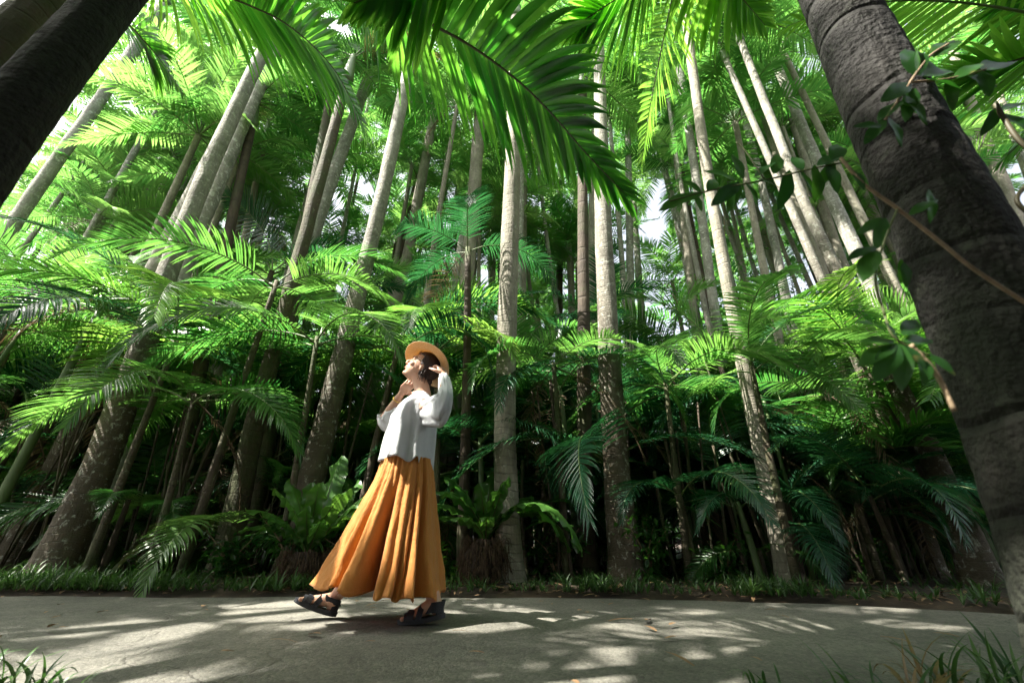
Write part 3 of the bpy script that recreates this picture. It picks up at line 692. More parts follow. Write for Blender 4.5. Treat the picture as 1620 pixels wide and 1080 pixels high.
# leaf litter and verge ground cover
rnd = random.Random(9); mb = MB()
def blade(mb, p, az, ln, w, e0=70, drop=60, seg=4, mi=0, rnd=rnd):
    q = p.copy(); vs = []; A = Vector((-math.sin(az), math.cos(az), 0))
    for j in range(seg+1):
        x = j/seg; e = R(e0-drop*x); ww = w*(math.sin(math.pi*min(1, x*.9+.15)))**.8 if j < seg else .0006
        d = Vector((math.cos(az)*math.cos(e), math.sin(az)*math.cos(e), math.sin(e))); n_ = d.cross(A)
        vs += [q-A*ww*.5, q-n_*ww*.12, q+A*ww*.5]; q = q+d*ln/seg
    fs = []
    for j in range(seg): b = j*3; fs += [(b, b+1, b+4, b+3), (b+1, b+2, b+5, b+4)]
    mb.add(vs, fs, mi, rnd.random())
for i in range(2700):
    x = rnd.uniform(-7, 5); d = abs(rnd.gauss(0, .3)); y = edge(x)-.02+d
    if rnd.random() < .3: y = edge(x)+rnd.uniform(0, 3)
    s = noise.noise(Vector((x*1.1, 4.2, 0)))
    if s < .02 and rnd.random() < .62: continue
    h = rnd.uniform(.04, .13)*(1.3+s)
    for k in range(5): blade(mb, Vector((x, y, 0.02)), rnd.uniform(0, 6.28), h*rnd.uniform(.7, 1.3), .012*rnd.uniform(.7, 1.4), rnd.uniform(45, 85), rnd.uniform(30, 90))
tag(link('ground_cover', mb.mesh('ground_cover', [M['grass']])), 'low grassy ground cover edging the far side of the path', 'ground cover', kind='stuff')
mb = MB(); M['dry'] = simple('dry_leaf_litter', (.22, .13, .065), .8, 3, .6)
for i in range(2600):
    x = rnd.uniform(-7, 6); y = edge(x)+abs(rnd.gauss(0, .9))-.03
    if rnd.random() < .07: y = rnd.uniform(1.3, edge(x))
    z = .035 if y > edge(x)+.05 else .006
    blade(mb, Vector((x, y, z+rnd.uniform(0, .02))), rnd.uniform(0, 6.28), rnd.uniform(.03, .12), rnd.uniform(.006, .03), rnd.uniform(-5, 20), 25, 3)
tag(link('leaf_litter', mb.mesh('leaf_litter', [M['dry']])), 'fallen brown leaves and twigs along the verge', 'leaf litter', kind='stuff')

#@@FORE
# ------------------------------------------------------------------ foreground palms, overhead fronds
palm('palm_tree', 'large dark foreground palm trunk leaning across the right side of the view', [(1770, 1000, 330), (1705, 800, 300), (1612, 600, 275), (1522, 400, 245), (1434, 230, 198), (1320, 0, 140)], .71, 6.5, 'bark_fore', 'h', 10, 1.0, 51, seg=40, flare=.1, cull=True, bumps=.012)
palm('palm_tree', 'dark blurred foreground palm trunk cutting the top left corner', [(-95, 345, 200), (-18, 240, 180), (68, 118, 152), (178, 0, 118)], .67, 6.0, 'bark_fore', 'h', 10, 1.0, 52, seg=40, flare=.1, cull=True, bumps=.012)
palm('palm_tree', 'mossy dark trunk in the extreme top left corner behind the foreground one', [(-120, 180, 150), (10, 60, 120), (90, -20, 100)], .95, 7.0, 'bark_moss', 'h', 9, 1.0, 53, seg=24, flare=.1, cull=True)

def over(label, crownp, fronds, basep, seed, mt='hero', extra=6, famn='h'):
    """a palm whose crown hangs over the path; fronds given as pixel curves"""
    e = empty('palm_tree', (basep[0], basep[1], 0), label, 'palm tree', 'palms arching their fronds over the path')
    o = e.location.copy(); cp = Vector(crownp)-o
    pts = [Vector((0, 0, -.05)), cp*.5+Vector((0, 0, -.1)), cp]
    link('trunk', trunk_mesh(pts, [.11, .09, .08], 12, .1, .02, .3, [M['bark']], seed), e)
    rnd = random.Random(seed)
    for fr in fronds:
        mb = MB(); c = [P(x, y, Y)-o for x, y, Y in fr['c']]
        if fr.get('join', True): c = [cp]+c
        ctl = catmull(c, 12)
        frond_geo(mb, ctl, fr.get('n', 52), fr.get('ll', .7), fr.get('lw', .05), fr.get('hang', .5), start=fr.get('start', .16), rr=.016, rnd=random.Random(seed+len(mb.v)+fr['c'][0][0]), seg=7, skip=.02, twist=fr.get('tw', 0), up=Vector(fr.get('up', (0, 0, 1))), a0=fr.get('a0', 74), a1=fr.get('a1', 18), off=o, lits=LIT[:2], lift=fr.get('lift', .1))
        link('frond', mb.mesh('frond', [M[fr.get('m', mt)], M['rib_dark' if fr.get('m', mt) == 'hero' else 'rachis']]), e)['keep'] = 1
    for i in range(extra):
        az = rnd.uniform(math.pi*.95, math.pi*2.05)     # added towards the near side, out of the frame, only for shade
        if add_frond(e, famn+rnd.choice(('up', 'mid')), rnd, cp, az, rnd.uniform(.8, 1)): pass
    return e
over('overhead palm whose huge backlit green frond arches down at top centre', P(480, -260, 1.25),
     [dict(c=[(560, -60, 1.45), (650, 18, 1.58), (740, 70, 1.66), (812, 122, 1.72), (868, 175, 1.78), (932, 248, 1.86), (992, 310, 1.95)], n=60, ll=.88, lw=.064, hang=.62, start=.10, a0=78)], (-.9, -.6), 61, extra=0)
over('overhead palm with yellow-green fronds hanging at upper left', P(200, -150, 1.9),
     [dict(c=[(300, -40, 2.1), (380, 3, 2.25), (440, 30, 2.35), (492, 70, 2.45), (535, 120, 2.55), (575, 200, 2.7)], n=56, ll=.95, lw=.06, hang=.55, start=.1),
      dict(c=[(250, -60, 2.2), (320, -40, 2.3), (400, -28, 2.4), (470, -20, 2.5)], n=50, ll=.9, lw=.06, hang=1.0, start=.1),
      dict(c=[(185, 0, 2.1), (215, 50, 2.2), (250, 90, 2.35), (290, 150, 2.5)], n=44, ll=.6, lw=.04, hang=.8, start=.05)], (-2.2, -.4), 62, extra=2)
over('overhead palm with broad radiating fronds at the top, right of centre', P(1080, -160, 1.9),
     [dict(c=[(1040, -70, 2.0), (1000, -20, 2.1), (950, 15, 2.15), (905, 45, 2.25)], n=54, ll=.95, lw=.064, hang=.35, start=.05),
      dict(c=[(1120, -80, 2.1), (1160, -20, 2.3), (1210, 40, 2.4)], n=48, ll=.9, lw=.064, hang=.8, start=.05),
      dict(c=[(1070, -40, 2.6), (1050, 60, 3.0), (1030, 160, 3.2), (1015, 260, 3.4)], n=44, ll=.7, lw=.045, hang=.35, start=.15)], (1.0, -.5), 63)
over('overhead palm with fronds spraying in from the top right corner', P(1760, 60, 1.6),
     [dict(c=[(1700, 60, 1.6), (1640, 85, 1.65), (1560, 108, 1.75), (1490, 120, 1.9)], n=44, ll=.6, lw=.04, hang=.3, start=.08),
      dict(c=[(1720, 120, 1.6), (1660, 180, 1.7), (1590, 250, 1.85)], n=40, ll=.5, lw=.036, hang=.4, start=.08),
      dict(c=[(1700, -20, 1.6), (1630, -10, 1.7), (1560, 20, 1.8)], n=40, ll=.5, lw=.036, hang=.4, start=.08)], (2.6, .2), 64)
over('second overhead palm with dark fronds along the top edge left of centre', P(650, -420, 1.3),
     [dict(c=[(740, -160, 1.25), (700, -70, 1.2), (640, -30, 1.2), (560, 5, 1.2)], n=50, ll=.72, lw=.07, hang=1.0, start=.1)], (.3, -1.2), 65, extra=1)

# unseen canopy palms added behind the photographer to shade and dapple the path
rnd = random.Random(31)
sh = 0
for iy, y0 in enumerate((-.7, -2.6, -4.6)):
    for ix in range(11):
        x = -10+ix*1.45+rnd.uniform(-.4, .4)+(iy % 2)*.7; y = y0+rnd.uniform(-.4, .3)
        H = rnd.uniform(5.2, 8.5)+iy*.6
        e = empty('palm_tree', (x, y, 0), 'x', 'palm tree', 'unseen canopy palms added to shade the path')
        if iy == 0: H += 1.2
        lean = Vector((rnd.uniform(-.4, .4), rnd.uniform(1.2, 2.7) if iy == 0 else rnd.uniform(0, .5), H))
        link('trunk', trunk_mesh([Vector((0, 0, -.05)), lean*.5+Vector((.1, 0, 0)), lean], [.12, .10, .085], 10, .25, .02, .3, [M['bark']], ix), e)
        az0 = rnd.uniform(0, 6.28)
        for k in range(15):
            u_ = k/15; az = az0+k*2.39996; e_ = (75, 15) if u_ < .22 else (48, -28) if u_ < .62 else (14, -50)
            cc = [Matrix.Rotation(az, 3, 'Z') @ p_ for p_ in arch(rnd.uniform(2.2, 2.8), e_[0]+rnd.uniform(-8, 8), e_[1]+rnd.uniform(-10, 10), side=rnd.uniform(-.3, .3))]
            mb = MB(); frond_geo(mb, cc, 34, .68, .062, .42, rnd=rnd, seg=3, fold=.2, twist=rnd.uniform(-.5, .5), off=Vector((x, y, 0))+lean)
            link('frond', mb.mesh('frond', [M['canopy'], M['rachis']]), e, lean)['keep'] = 1
        e['label'] = 'tall palm on the near side of the path, shading it from above'

for k in range(34):  # unseen thicket added behind the camera to block light from that side
    x, y = rnd.uniform(-7, 7), rnd.uniform(-5.5, -1.3)
    understory(x, y, rnd.uniform(.6, 3.4), 7000+k, rnd.choice('ub'), 10, 1.2, 'young palm of the thicket on the near side of the path')['group'] = 'unseen young palms added to block light from behind'

# ------------------------------------------------------------------ vine with broad leaves on the foreground trunk
def broad(parent, p, d, n, ln, w, mt='broad', nm='leaf', cup=.12, droop=.25):
    d = d.normalized(); n = (n-d*n.dot(d)).normalized(); s_ = d.cross(n)
    mb = MB(); vs = []; fs = []; q = p.copy(); K = 9
    for i in range(K+1):
        t = i/K; ww = w*(math.sin(math.pi*(t*.93+.04))**.85)*(1-.25*t)
        if i == K: ww = .001
        for c_ in (-1, -.5, 0, .5, 1): vs.append(q+s_*ww*.5*c_+n*(cup*abs(c_)*ww*.6+.05*w*math.sin(t*9+c_*3)*abs(c_)))
        d = (d-n*droop/K).normalized(); q = q+d*ln/K
    for i in range(K):
        for c_ in range(4): a = i*5+c_; fs.append((a, a+1, a+6, a+5))
    mb.add(vs, fs, 0, random.random()); return link(nm, mb.mesh(nm, [M[mt]]), parent)
rv = random.Random(3)
def vine(label, stems, leaves, Y, cat='climbing vine', ln=.10):
    o = P(*stems[0][0][:2], Y); e = empty('climbing_vine', o, label, cat)
    for st, r, mt in [(s_[0:-2] if not isinstance(s_[-1], str) else s_[:-2], s_[-2], s_[-1]) for s_ in stems]:
        mb = MB(); c = catmull([P(x, y, Y)-o for x, y in [q[:2] for q in st]], 24); tube(mb, c, r, 8); link('stem', mb.mesh('stem', [M[mt]]), e)
    for (x, y, dx, dy, k) in leaves:
        p0 = P(x, y, Y); p1 = P(x+dx, y+dy, Y+rv.uniform(-.02, .02))
        d = p1-p0; nrm = Vector((rv.uniform(-.5, .5), -1, rv.uniform(.0, .9)))
        broad(e, p0-o, d, nrm, d.length*k*1.02, d.length*.39*k)
    return e
vine('broad-leaved twig reaching left from the dark foreground trunk', [[(1345, 255), (1280, 268), (1210, 285), (1130, 300), (1060, 318), .0022, 'twig'], [(1210, 285), (1180, 240), (1165, 225), .0018, 'twig']],
     [(1110, 305, -65, 18, 1), (1110, 305, -30, -28, .9), (1165, 285, -48, -22, 1), (1170, 290, -40, 28, 1), (1170, 290, -18, 42, 1), (1175, 283, -12, -45, 1), (1180, 288, 25, 32, 1), (1190, 280, 50, 12, 1), (1195, 280, 30, -30, 1), (1225, 275, 10, -42, .9), (1250, 270, -10, 55, 1), (1265, 268, 30, 38, 1), (1270, 268, -18, -28, .9),
      (1290, 262, 10, 50, 1), (1295, 262, 40, -26, 1), (1310, 260, 22, 44, .9), (1320, 258, -25, 36, .9), (1320, 255, 12, -40, .9), (1340, 252, 40, 18, .9), (1120, 302, 20, -30, .8), (1100, 308, 15, 30, .8)], .78)
vine('dark broad leaves sprouting from the upper part of the foreground trunk', [[(1400, 190), (1440, 130), (1470, 90), (1500, 70), .003, 'vine'], [(1440, 130), (1500, 125), (1560, 110), .0025, 'vine']],
     [(1450, 120, -8, -58, 1), (1455, 120, 20, -52, 1), (1460, 120, 55, -22, 1), (1465, 125, 62, 8, 1), (1440, 132, -40, 20, .9), (1445, 140, -10, 44, 1), (1420, 160, 45, 15, .9), (1425, 160, -38, 25, .9), (1510, 125, 50, -35, 1), (1530, 120, 55, 10, 1), (1500, 125, 14, 48, .9), (1560, 112, 44, -30, 1), (1405, 185, 30, 40, 1), (1400, 190, -30, 30, 1), (1480, 90, 40, -45, .9), (1550, 112, 26, 40, .8), (1430, 150, 50, 44, .9), (1400, 200, -45, -6, 1)], .60)
vine('tan woody vine with leaf clusters trailing down the foreground trunk', [[(1330, 250), (1365, 290), (1420, 330), (1490, 385), (1540, 425), (1640, 490), .0032, 'vine'], [(1420, 330), (1400, 380), (1385, 440), (1400, 500), .002, 'twig'], [(1400, 500), (1412, 530), (1440, 550), (1470, 562), .0016, 'twig'], [(1440, 545), (1480, 590), (1510, 650), .0035, 'vine']],
     [(1395, 345, -35, 22, 1), (1400, 345, -12, 45, 1), (1385, 390, -42, 14, 1), (1385, 395, -20, 40, 1), (1425, 410, 5, 38, 1), (1430, 415, 10, 45, .8), (1415, 540, -50, -6, 1), (1415, 545, -55, 26, 1), (1420, 545, -30, 48, 1), (1425, 545, 4, 60, 1.1), (1430, 545, 40, 38, 1), (1430, 540, 52, -8, 1), (1420, 535, -20, -34, .9), (1430, 530, 26, -36, .9), (1445, 555, 52, 52, 1), (1470, 560, 45, 30, 1), (1460, 560, 10, 46, 1), (1400, 520, -48, -20, .9), (1470, 300, 14, 60, .8), (1440, 340, 55, -40, .8), (1350, 270, 26, 32, .8)], .57)
vine('dark twisted twig with a shiny leaf at the right edge of the view', [[(1660, 260), (1615, 225), (1590, 190), (1575, 165), .005, 'rib_dark'], [(1660, 360), (1610, 320), (1625, 290), .004, 'rib_dark']],
     [(1585, 175, 45, -22, 1.1), (1585, 180, 50, 20, 1.2), (1580, 170, -22, 44, .9), (1615, 225, 30, 40, 1)], .62)

# ------------------------------------------------------------------ bird's nest ferns
def nest(px, py, Y, label, specs, ballr, seed):
    rnd = random.Random(seed); c0 = P(px, py, Y); e = empty('nest_fern', (c0.x, c0.y, 0), label, 'fern')
    top = c0.z; mb = MB(); vs = []; fs = []; K = 40; NN = 16
    for i in range(NN+1):
        t = i/NN; z = top*t; r = ballr*(.55+.55*math.sin(math.pi*min(1, t*.8+.12)))*(1 if t < .9 else .75)
        for k in range(K):
            a = 2*math.pi*k/K; m_ = 1+.45*noise.noise(Vector((math.cos(a)*3+seed, math.sin(a)*3, z*9)))+rnd.uniform(-.05, .05)
            vs.append(Vector((r*m_*math.cos(a), r*m_*math.sin(a), z)))
    for i in range(NN):
        for k in range(K): a = i*K+k; b = i*K+(k+1) % K; fs.append((a, b, b+K, a+K))
    fs.append(tuple(NN*K+k for k in range(K))); mb.add(vs, fs)
    link('root_ball', mb.mesh('root_ball', [M['rootball']]), e)
    mb = MB()
    for i in range(420):                              # dead fibres hanging off the ball
        a = rnd.uniform(0, 6.28); z = top*rnd.uniform(.25, 1.05); r = ballr*rnd.uniform(.8, 1.1)
        p0 = Vector((r*math.cos(a), r*math.sin(a), z)); d = Vector((math.cos(a), math.sin(a), rnd.uniform(-.2, .6)))
        c = [p0*.9, p0+d*rnd.uniform(.02, .08), p0+d*rnd.uniform(.05, .12)+Vector((0, 0, -rnd.uniform(.05, .22)))]
        tube(mb, catmull(c, 5), rnd.uniform(.0012, .0035), 4)
    link('dead_fronds', mb.mesh('dead_fronds', [M['fibre']]), e)
    for j, (az, e0, e1, ln, w) in enumerate(specs):
        az = R(az+rnd.uniform(-6, 6)); w *= 1.3; pts = arch(ln*1.08, e0, e1, 9, rnd.uniform(-.3, .3)); pts = [Matrix.Rotation(az, 3, 'Z') @ p for p in pts]
        c = catmull(pts, 26); mb = MB(); vs = []; fs = []; phz = rnd.uniform(0, 6)
        side = Vector((-math.sin(az), math.cos(az), 0))
        for i, p_ in enumerate(c):
            t = i/26; T = (c[min(i+1, 26)]-c[max(i-1, 0)]).normalized(); U = side.cross(T).normalized()
            if U.z < 0 and e1 > -60: U = U
            ww = w*(.16+.84*min(1, (t/.45))**1.1)*(1 if t < .8 else math.sqrt(max(0, 1-((t-.8)/.205)**2)))
            for q in range(-4, 5):
                x = q/4; edge_ = abs(x)**1.6
                wave = edge_*(.022*math.sin(t*30+phz+(1.5 if x > 0 else 0))+.010*math.sin(t*58+phz*2))*(t > .2)
                sw = 1+edge_*.13*math.sin(t*27+phz+x)*(t > .25)
                vs.append(Vector((0, 0, top-.03))+p_+side*x*ww*.5*sw+U*(abs(x)*ww*.20+wave))
        for i in range(26):
            for q in range(8): a = i*9+q; fs.append((a, a+1, a+10, a+9))
        mb.add(vs, fs, 0, rnd.random())
        rb = MB(); tube(rb, [Vector((0, 0, top-.034))+p_ for p_ in c[:24]], [.0065*(1-.8*i/24) for i in range(24)], 6)
        lo_ = link('leaf', mb.mesh('leaf', [M['nest']]), e); link('midrib', rb.mesh('midrib', [M['rib_dark']]), lo_)
    return e
nest(487, 872, 4.35, 'bird\'s nest fern with upright wavy straps left of the woman\'s skirt', [(250, 84, 70, .60, .13), (285, 80, 55, .62, .14), (220, 74, 30, .66, .13), (320, 72, 35, .66, .14), (190, 62, -5, .74, .13), (350, 60, 10, .72, .14), (170, 52, -25, .74, .12), (10, 55, -10, .74, .13), (90, 82, 60, .66, .13), (130, 70, 25, .7, .13), (50, 72, 40, .80, .16), (70, 78, 72, .92, .18), (235, 60, 10, .5, .11), (305, 60, 0, .5, .11), (155, 64, 45, .8, .14), (270, 66, 40, .46, .11), (25, 62, 30, .85, .15)], .16, 1)
nest(768, 852, 4.3, 'bird\'s nest fern with drooping glossy straps right of the woman', [(225, 72, -10, .74, .12), (200, 65, -35, .80, .12), (250, 84, 60, .5, .10), (175, 55, -50, .78, .12), (300, 78, 30, .55, .11), (330, 66, -60, 1.0, .12), (350, 62, -88, 1.15, .12), (5, 66, -90, 1.2, .13), (20, 58, -80, 1.1, .12), (340, 72, -75, .9, .1), (12, 74, -60, 1.0, .1), (40, 70, 0, .7, .12), (90, 80, 50, .7, .12), (130, 70, 10, .7, .12), (150, 62, -20, .8, .13), (160, 76, 20, .78, .13), (315, 66, 45, .62, .08), (240, 58, -20, .5, .10), (280, 62, -10, .42, .1), (210, 78, 25, .68, .12)], .15, 2)

# ------------------------------------------------------------------ cane clumps in the dark thicket
rnd = random.Random(8); canes = []
for i in range(22):
    px = rnd.uniform(960, 1460) if i < 13 else rnd.uniform(-50, 900); Y = rnd.uniform(4.7, 6.6); x = (px-810)/650*Y/1.1
    e = empty('cane_clump', (x, Y, 0), 'x', 'cane clump', 'clumps of thin dark canes in the shaded thicket'); canes.append((e, px))
    for k in range(rnd.randint(5, 9)):
        o = Vector((rnd.uniform(-.3, .3), rnd.uniform(-.2, .2), 0)); h = rnd.uniform(1.0, 2.6); t = o+Vector((rnd.uniform(-.3, .3), rnd.uniform(-.2, .2), h)); r = rnd.uniform(.008, .018)
        mb = MB(); c = catmull([o, o.lerp(t, .5)+Vector((rnd.uniform(-.04, .04), 0, 0)), t], 16); tube(mb, c, [r*(1.25 if j % 3 == 0 else 1) for j in range(17)], 6)
        link('cane', mb.mesh('cane', [M[rnd.choice(['bark_dark', 'bark_moss'])]]), e)
    for k in range(5): add_frond(e, 'b'+rnd.choice(('mid', 'low')), rnd, (rnd.uniform(-.2, .2), rnd.uniform(-.2, .2), rnd.uniform(.9, 2.2)), rnd.uniform(0, 6.28), rnd.uniform(.6, .9))
number(canes, 'clump of thin dark canes')

# small-leaved bushes and a small-leaved tree in the bright gap
def bush(name, label, c0, rad, nl, ls, stems, mt='broad', group=None):
    e = empty(name, (c0.x, c0.y, 0), label, 'tree' if 'tree' in name else 'bush', group); rnd = random.Random(int(abs(c0.x*100)))
    tips = []
    for k in range(stems):
        t = Vector((rnd.uniform(-1, 1)*rad[0], rnd.uniform(-1, 1)*rad[1], c0.z+rnd.uniform(-.8, 1)*rad[2])); mb = MB()
        c = catmull([Vector((0, 0, 0)), Vector((t.x*.25, t.y*.25, t.z*.55)), t], 14); tube(mb, c, [.012*(1-.8*j/14)*(1+c0.z*.25) for j in range(15)], 6); link('branch', mb.mesh('branch', [M['vine']]), e)
        tips += c[5:]
    mb = MB()
    for i in range(nl):
        p = rnd.choice(tips)+Vector((rnd.gauss(0, 1)*rad[0]*.22, rnd.gauss(0, 1)*rad[1]*.22, rnd.gauss(0, 1)*rad[2]*.2))
        d = Vector((rnd.uniform(-1, 1), rnd.uniform(-1, 1), rnd.uniform(-.7, .4))).normalized(); n = Vector((rnd.uniform(-.6, .6), rnd.uniform(-.6, .6), 1)); n = (n-d*n.dot(d)).normalized(); s_ = d.cross(n)
        l_ = ls*rnd.uniform(.6, 1.2); vs = []
        for t, w in ((0, .05), (.3, .9), (.6, .85), (1, .02)): vs += [p+d*l_*t-s_*l_*.22*w+n*.06*l_*w, p+d*l_*t-n*l_*.12*t*t, p+d*l_*t+s_*l_*.22*w+n*.06*l_*w]
        mb.add(vs, [(a*3+b, a*3+b+1, a*3+b+4, a*3+b+3) for a in range(3) for b in (0, 1)], 0, rnd.random())
    link('foliage', mb.mesh('foliage', [M[mt]]), e); return e
bush('small_leaved_tree', 'small-leaved tree filling the bright gap left of the shadow-banded palm', P(1120, 430, 9.5), (1.6, 1.0, 2.4), 3600, .14, 16, 'young')
bush('small_leaved_tree', 'small-leaved tree behind the ringed pair of palms at right', P(1230, 440, 11.5), (1.3, 1.0, 2.2), 2600, .14, 12, 'broad')
bpos = [(60, 880), (330, 900), (560, 900), (690, 905), (885, 895), (1040, 900), (1170, 900), (1390, 895), (430, 905), (190, 895)]
bo = []
for i, (x, y) in enumerate(bpos):
    c = G(x, min(y+30, 932)); c.y = max(c.y, edge(c.x)+.3) if 'edge' in globals() else c.y
    b = bush('low_bush', 'x', Vector((c.x, c.y+.2, .22+.12*(i % 3))), (.34, .25, .2), 300, .09, 7, 'broad', 'low leafy bushes on the forest floor'); bo.append((b, x))
number(bo, 'low leafy bush')

# ------------------------------------------------------------------ grass tufts close to the camera
rnd = random.Random(14); tf = []
for (x, Y, n, h) in ((1210, 1.5, 8, .11), (1320, 1.42, 12, .14), (1400, 1.38, 12, .12), (1465, 1.4, 18, .18), (1510, 1.38, 18, .2), (1570, 1.4, 18, .22), (1610, 1.45, 16, .24), (90, 1.42, 16, .15), (30, 1.4, 16, .16), (-10, 1.5, 14, .18)):
    s0 = Y/1.25; e = empty('grass_tuft', ((x-810)/650*s0, Y, 0), 'x', 'grass tuft', 'dark grass tufts at the near edge of the path'); mb = MB()
    for k in range(n): blade(mb, Vector((rnd.uniform(-.05, .05), rnd.uniform(-.05, .05), 0)), rnd.uniform(0, 6.28), h*rnd.uniform(.45, 1.15), .009*rnd.uniform(.5, 1.5), rnd.uniform(60, 88), rnd.uniform(40, 140), 7, 0, rnd)
    link('blades', mb.mesh('blades', [M['grass']]), e); tf.append((e, x))
number(tf, 'foreground grass tuft')
#@@PERSON
# ------------------------------------------------------------------ the woman
YP = 2.58
def ell(mb, c, ax, rad, seg=14, mi=0):
    """ellipsoid at c; ax = 3 unit vectors, rad = 3 radii"""
    vs = []; fs = []; n = seg//2
    for i in range(n+1):
        th = math.pi*i/n
        for k in range(seg):
            ph = 2*math.pi*k/seg
            vs.append(c+ax[0]*rad[0]*math.sin(th)*math.cos(ph)+ax[1]*rad[1]*math.sin(th)*math.sin(ph)+ax[2]*rad[2]*math.cos(th))
    for i in range(n):
        for k in range(seg):
            a = i*seg+k; b = i*seg+(k+1) % seg; fs.append((a, b, b+seg, a+seg))
    mb.add(vs, fs, mi)
EX = (Vector((1, 0, 0)), Vector((0, 1, 0)), Vector((0, 0, 1)))
def limb(mb, pts, rads, n=14, seg=14, mi=0, flat=1.0):
    c = catmull(pts, n); tube(mb, c, [interp(rads, i/n) for i in range(n+1)], seg, mi, True, flat)
    ell(mb, c[0], EX, (rads[0],)*3, 10, mi); ell(mb, c[-1], EX, (rads[-1],)*3, 10, mi)
def hand(mb, wrist, d, nrm, curl, spread=.16, sc=1.0, thumb=1):
    """d = direction of the palm, nrm = palm side (fingers curl towards it), thumb = which edge"""
    d = d.normalized(); nrm = (nrm-d*nrm.dot(d)).normalized(); s = d.cross(nrm)*thumb
    pc = wrist+d*.045*sc
    ell(mb, pc, (d, s, nrm), (.052*sc, .040*sc, .014*sc), 14)
    ell(mb, wrist+d*.005, (d, s, nrm), (.03*sc, .026*sc, .018*sc), 12)
    for i, (off, ln) in enumerate(((.030, .070), (.010, .080), (-.010, .074), (-.028, .058))):
        r = wrist+d*(.080-.004*abs(i-1))*sc+s*off*sc; dd = (d+s*off*spread*20/1.6*.1*2).normalized()
        q = r-dd*.02*sc; pts = [q, r.copy()]; cu = curl[i]; a = 0
        for j, fr in enumerate((.45, .32, .23)):
            a += cu*(1.0, 1.15, .8)[j]
            v = dd*math.cos(a)+nrm*math.sin(a); r = r+v*ln*fr*sc; pts.append(r.copy())
        limb(mb, pts, [.0088*sc, .0088*sc, .008*sc, .0075*sc, .0062*sc], 12, 8)
    r = wrist+d*.022*sc+s*.026*sc; v1 = (s*.8+d*.55+nrm*.35).normalized(); v2 = (d*.8+s*.25+nrm*.5).normalized()
    limb(mb, [r, r+v1*.034*sc, r+v1*.034*sc+v2*.03*sc, r+v1*.034*sc+v2*.052*sc], [.012*sc, .0105*sc, .009*sc, .0068*sc], 10, 8)

base = Vector((P(600, 985, 2.6).x, 2.6, 0))
W_ = empty('person', base, 'woman in white blouse, orange pleated skirt and straw hat walking with face raised', 'person')
bd = MB()
f = Vector((-.82, -.27, .54)).normalized(); u = Vector((.54, .02, .84)); u = (u-f*u.dot(f)).normalized(); s = u.cross(f)
Hc = P(667, 583, 2.57)
HL = lambda a, b, c: Hc+f*a+s*b+u*c
ax = (f, s, u)
ell(bd, HL(-.012, 0, .028), ax, (.093, .073, .088), 22)
ell(bd, HL(.022, 0, -.03), ax, (.068, .058, .080), 20)
ell(bd, HL(.045, 0, -.078), ax, (.034, .036, .028), 14)          # jaw
ell(bd, HL(.068, 0, -.088), ax, (.018, .018, .016), 12)          # chin
ell(bd, HL(.068, 0, .030), ax, (.022, .045, .030), 14)           # brow
limb(bd, [HL(.080, 0, .018), HL(.094, 0, -.004), HL(.104, 0, -.022), HL(.090, 0, -.032)], [.007, .009, .0115, .009], 8, 10)
for sd in (-1, 1):
    ell(bd, HL(.062, sd*.034, -.018), ax, (.020, .020, .020), 12)   # cheek
    ell(bd, HL(-.006, sd*.072, -.008), ax, (.016, .006, .028), 12)  # ear
    ell(bd, HL(-.008, sd*.076, .006), ax, (.019, .005, .014), 12)
    ell(bd, HL(.094, sd*.009, -.028), ax, (.008, .006, .006), 8)
ell(bd, HL(.085, 0, -.050), ax, (.010, .020, .0055), 12); ell(bd, HL(.083, 0, -.060), ax, (.010, .017, .006), 12)
nb = P(670, 640, 2.58)
limb(bd, [HL(-.02, 0, -.05), P(667, 612, 2.58), nb+Vector((0, 0, .0)), nb+Vector((-.02, 0, -.10))], [.055, .050, .056, .09], 12, 18)
tor = [P(668, 650, 2.58), P(655, 672, 2.58), P(646, 705, 2.58), P(645, 735, 2.58), P(648, 775, 2.6)]
c = catmull(tor, 14); tube(bd, c, [interp([.085, .105, .095, .105, .11], i/14) for i in range(15)], 18, 0, True, 1.0)
for sd, Y in ((-1, 2.46), (1, 2.71)): ell(bd, P(676 if sd < 0 else 655, 645, Y), EX, (.055, .06, .055), 14)
# arms: near arm bent up behind the head, far arm with hand at the chin
nsh, nel, nwr = P(679, 646, 2.46), P(703, 632, 2.30), P(702, 594, 2.45)
limb(bd, [nsh, nsh.lerp(nel, .5), nel], [.045, .040, .034], 8, 14)
limb(bd, [nel, nel.lerp(nwr, .4), nwr], [.034, .032, .021], 8, 14)
hand(bd, nwr, (P(695, 572, 2.52)-nwr), Vector((-.7, .7, 0)), (.45, .5, .55, .6), thumb=1)
fsh, fel, fwr = P(650, 652, 2.72), P(609, 661, 2.80), P(636, 621, 2.68)
limb(bd, [fsh, fsh.lerp(fel, .5), fel], [.044, .038, .032], 8, 14)
limb(bd, [fel, fel.lerp(fwr, .35), fwr], [.033, .033, .021], 8, 14)
hand(bd, fwr, (P(652, 603, 2.60)-fwr), Vector((.45, .25, .7)), (.4, .55, .7, .8), thumb=-1)
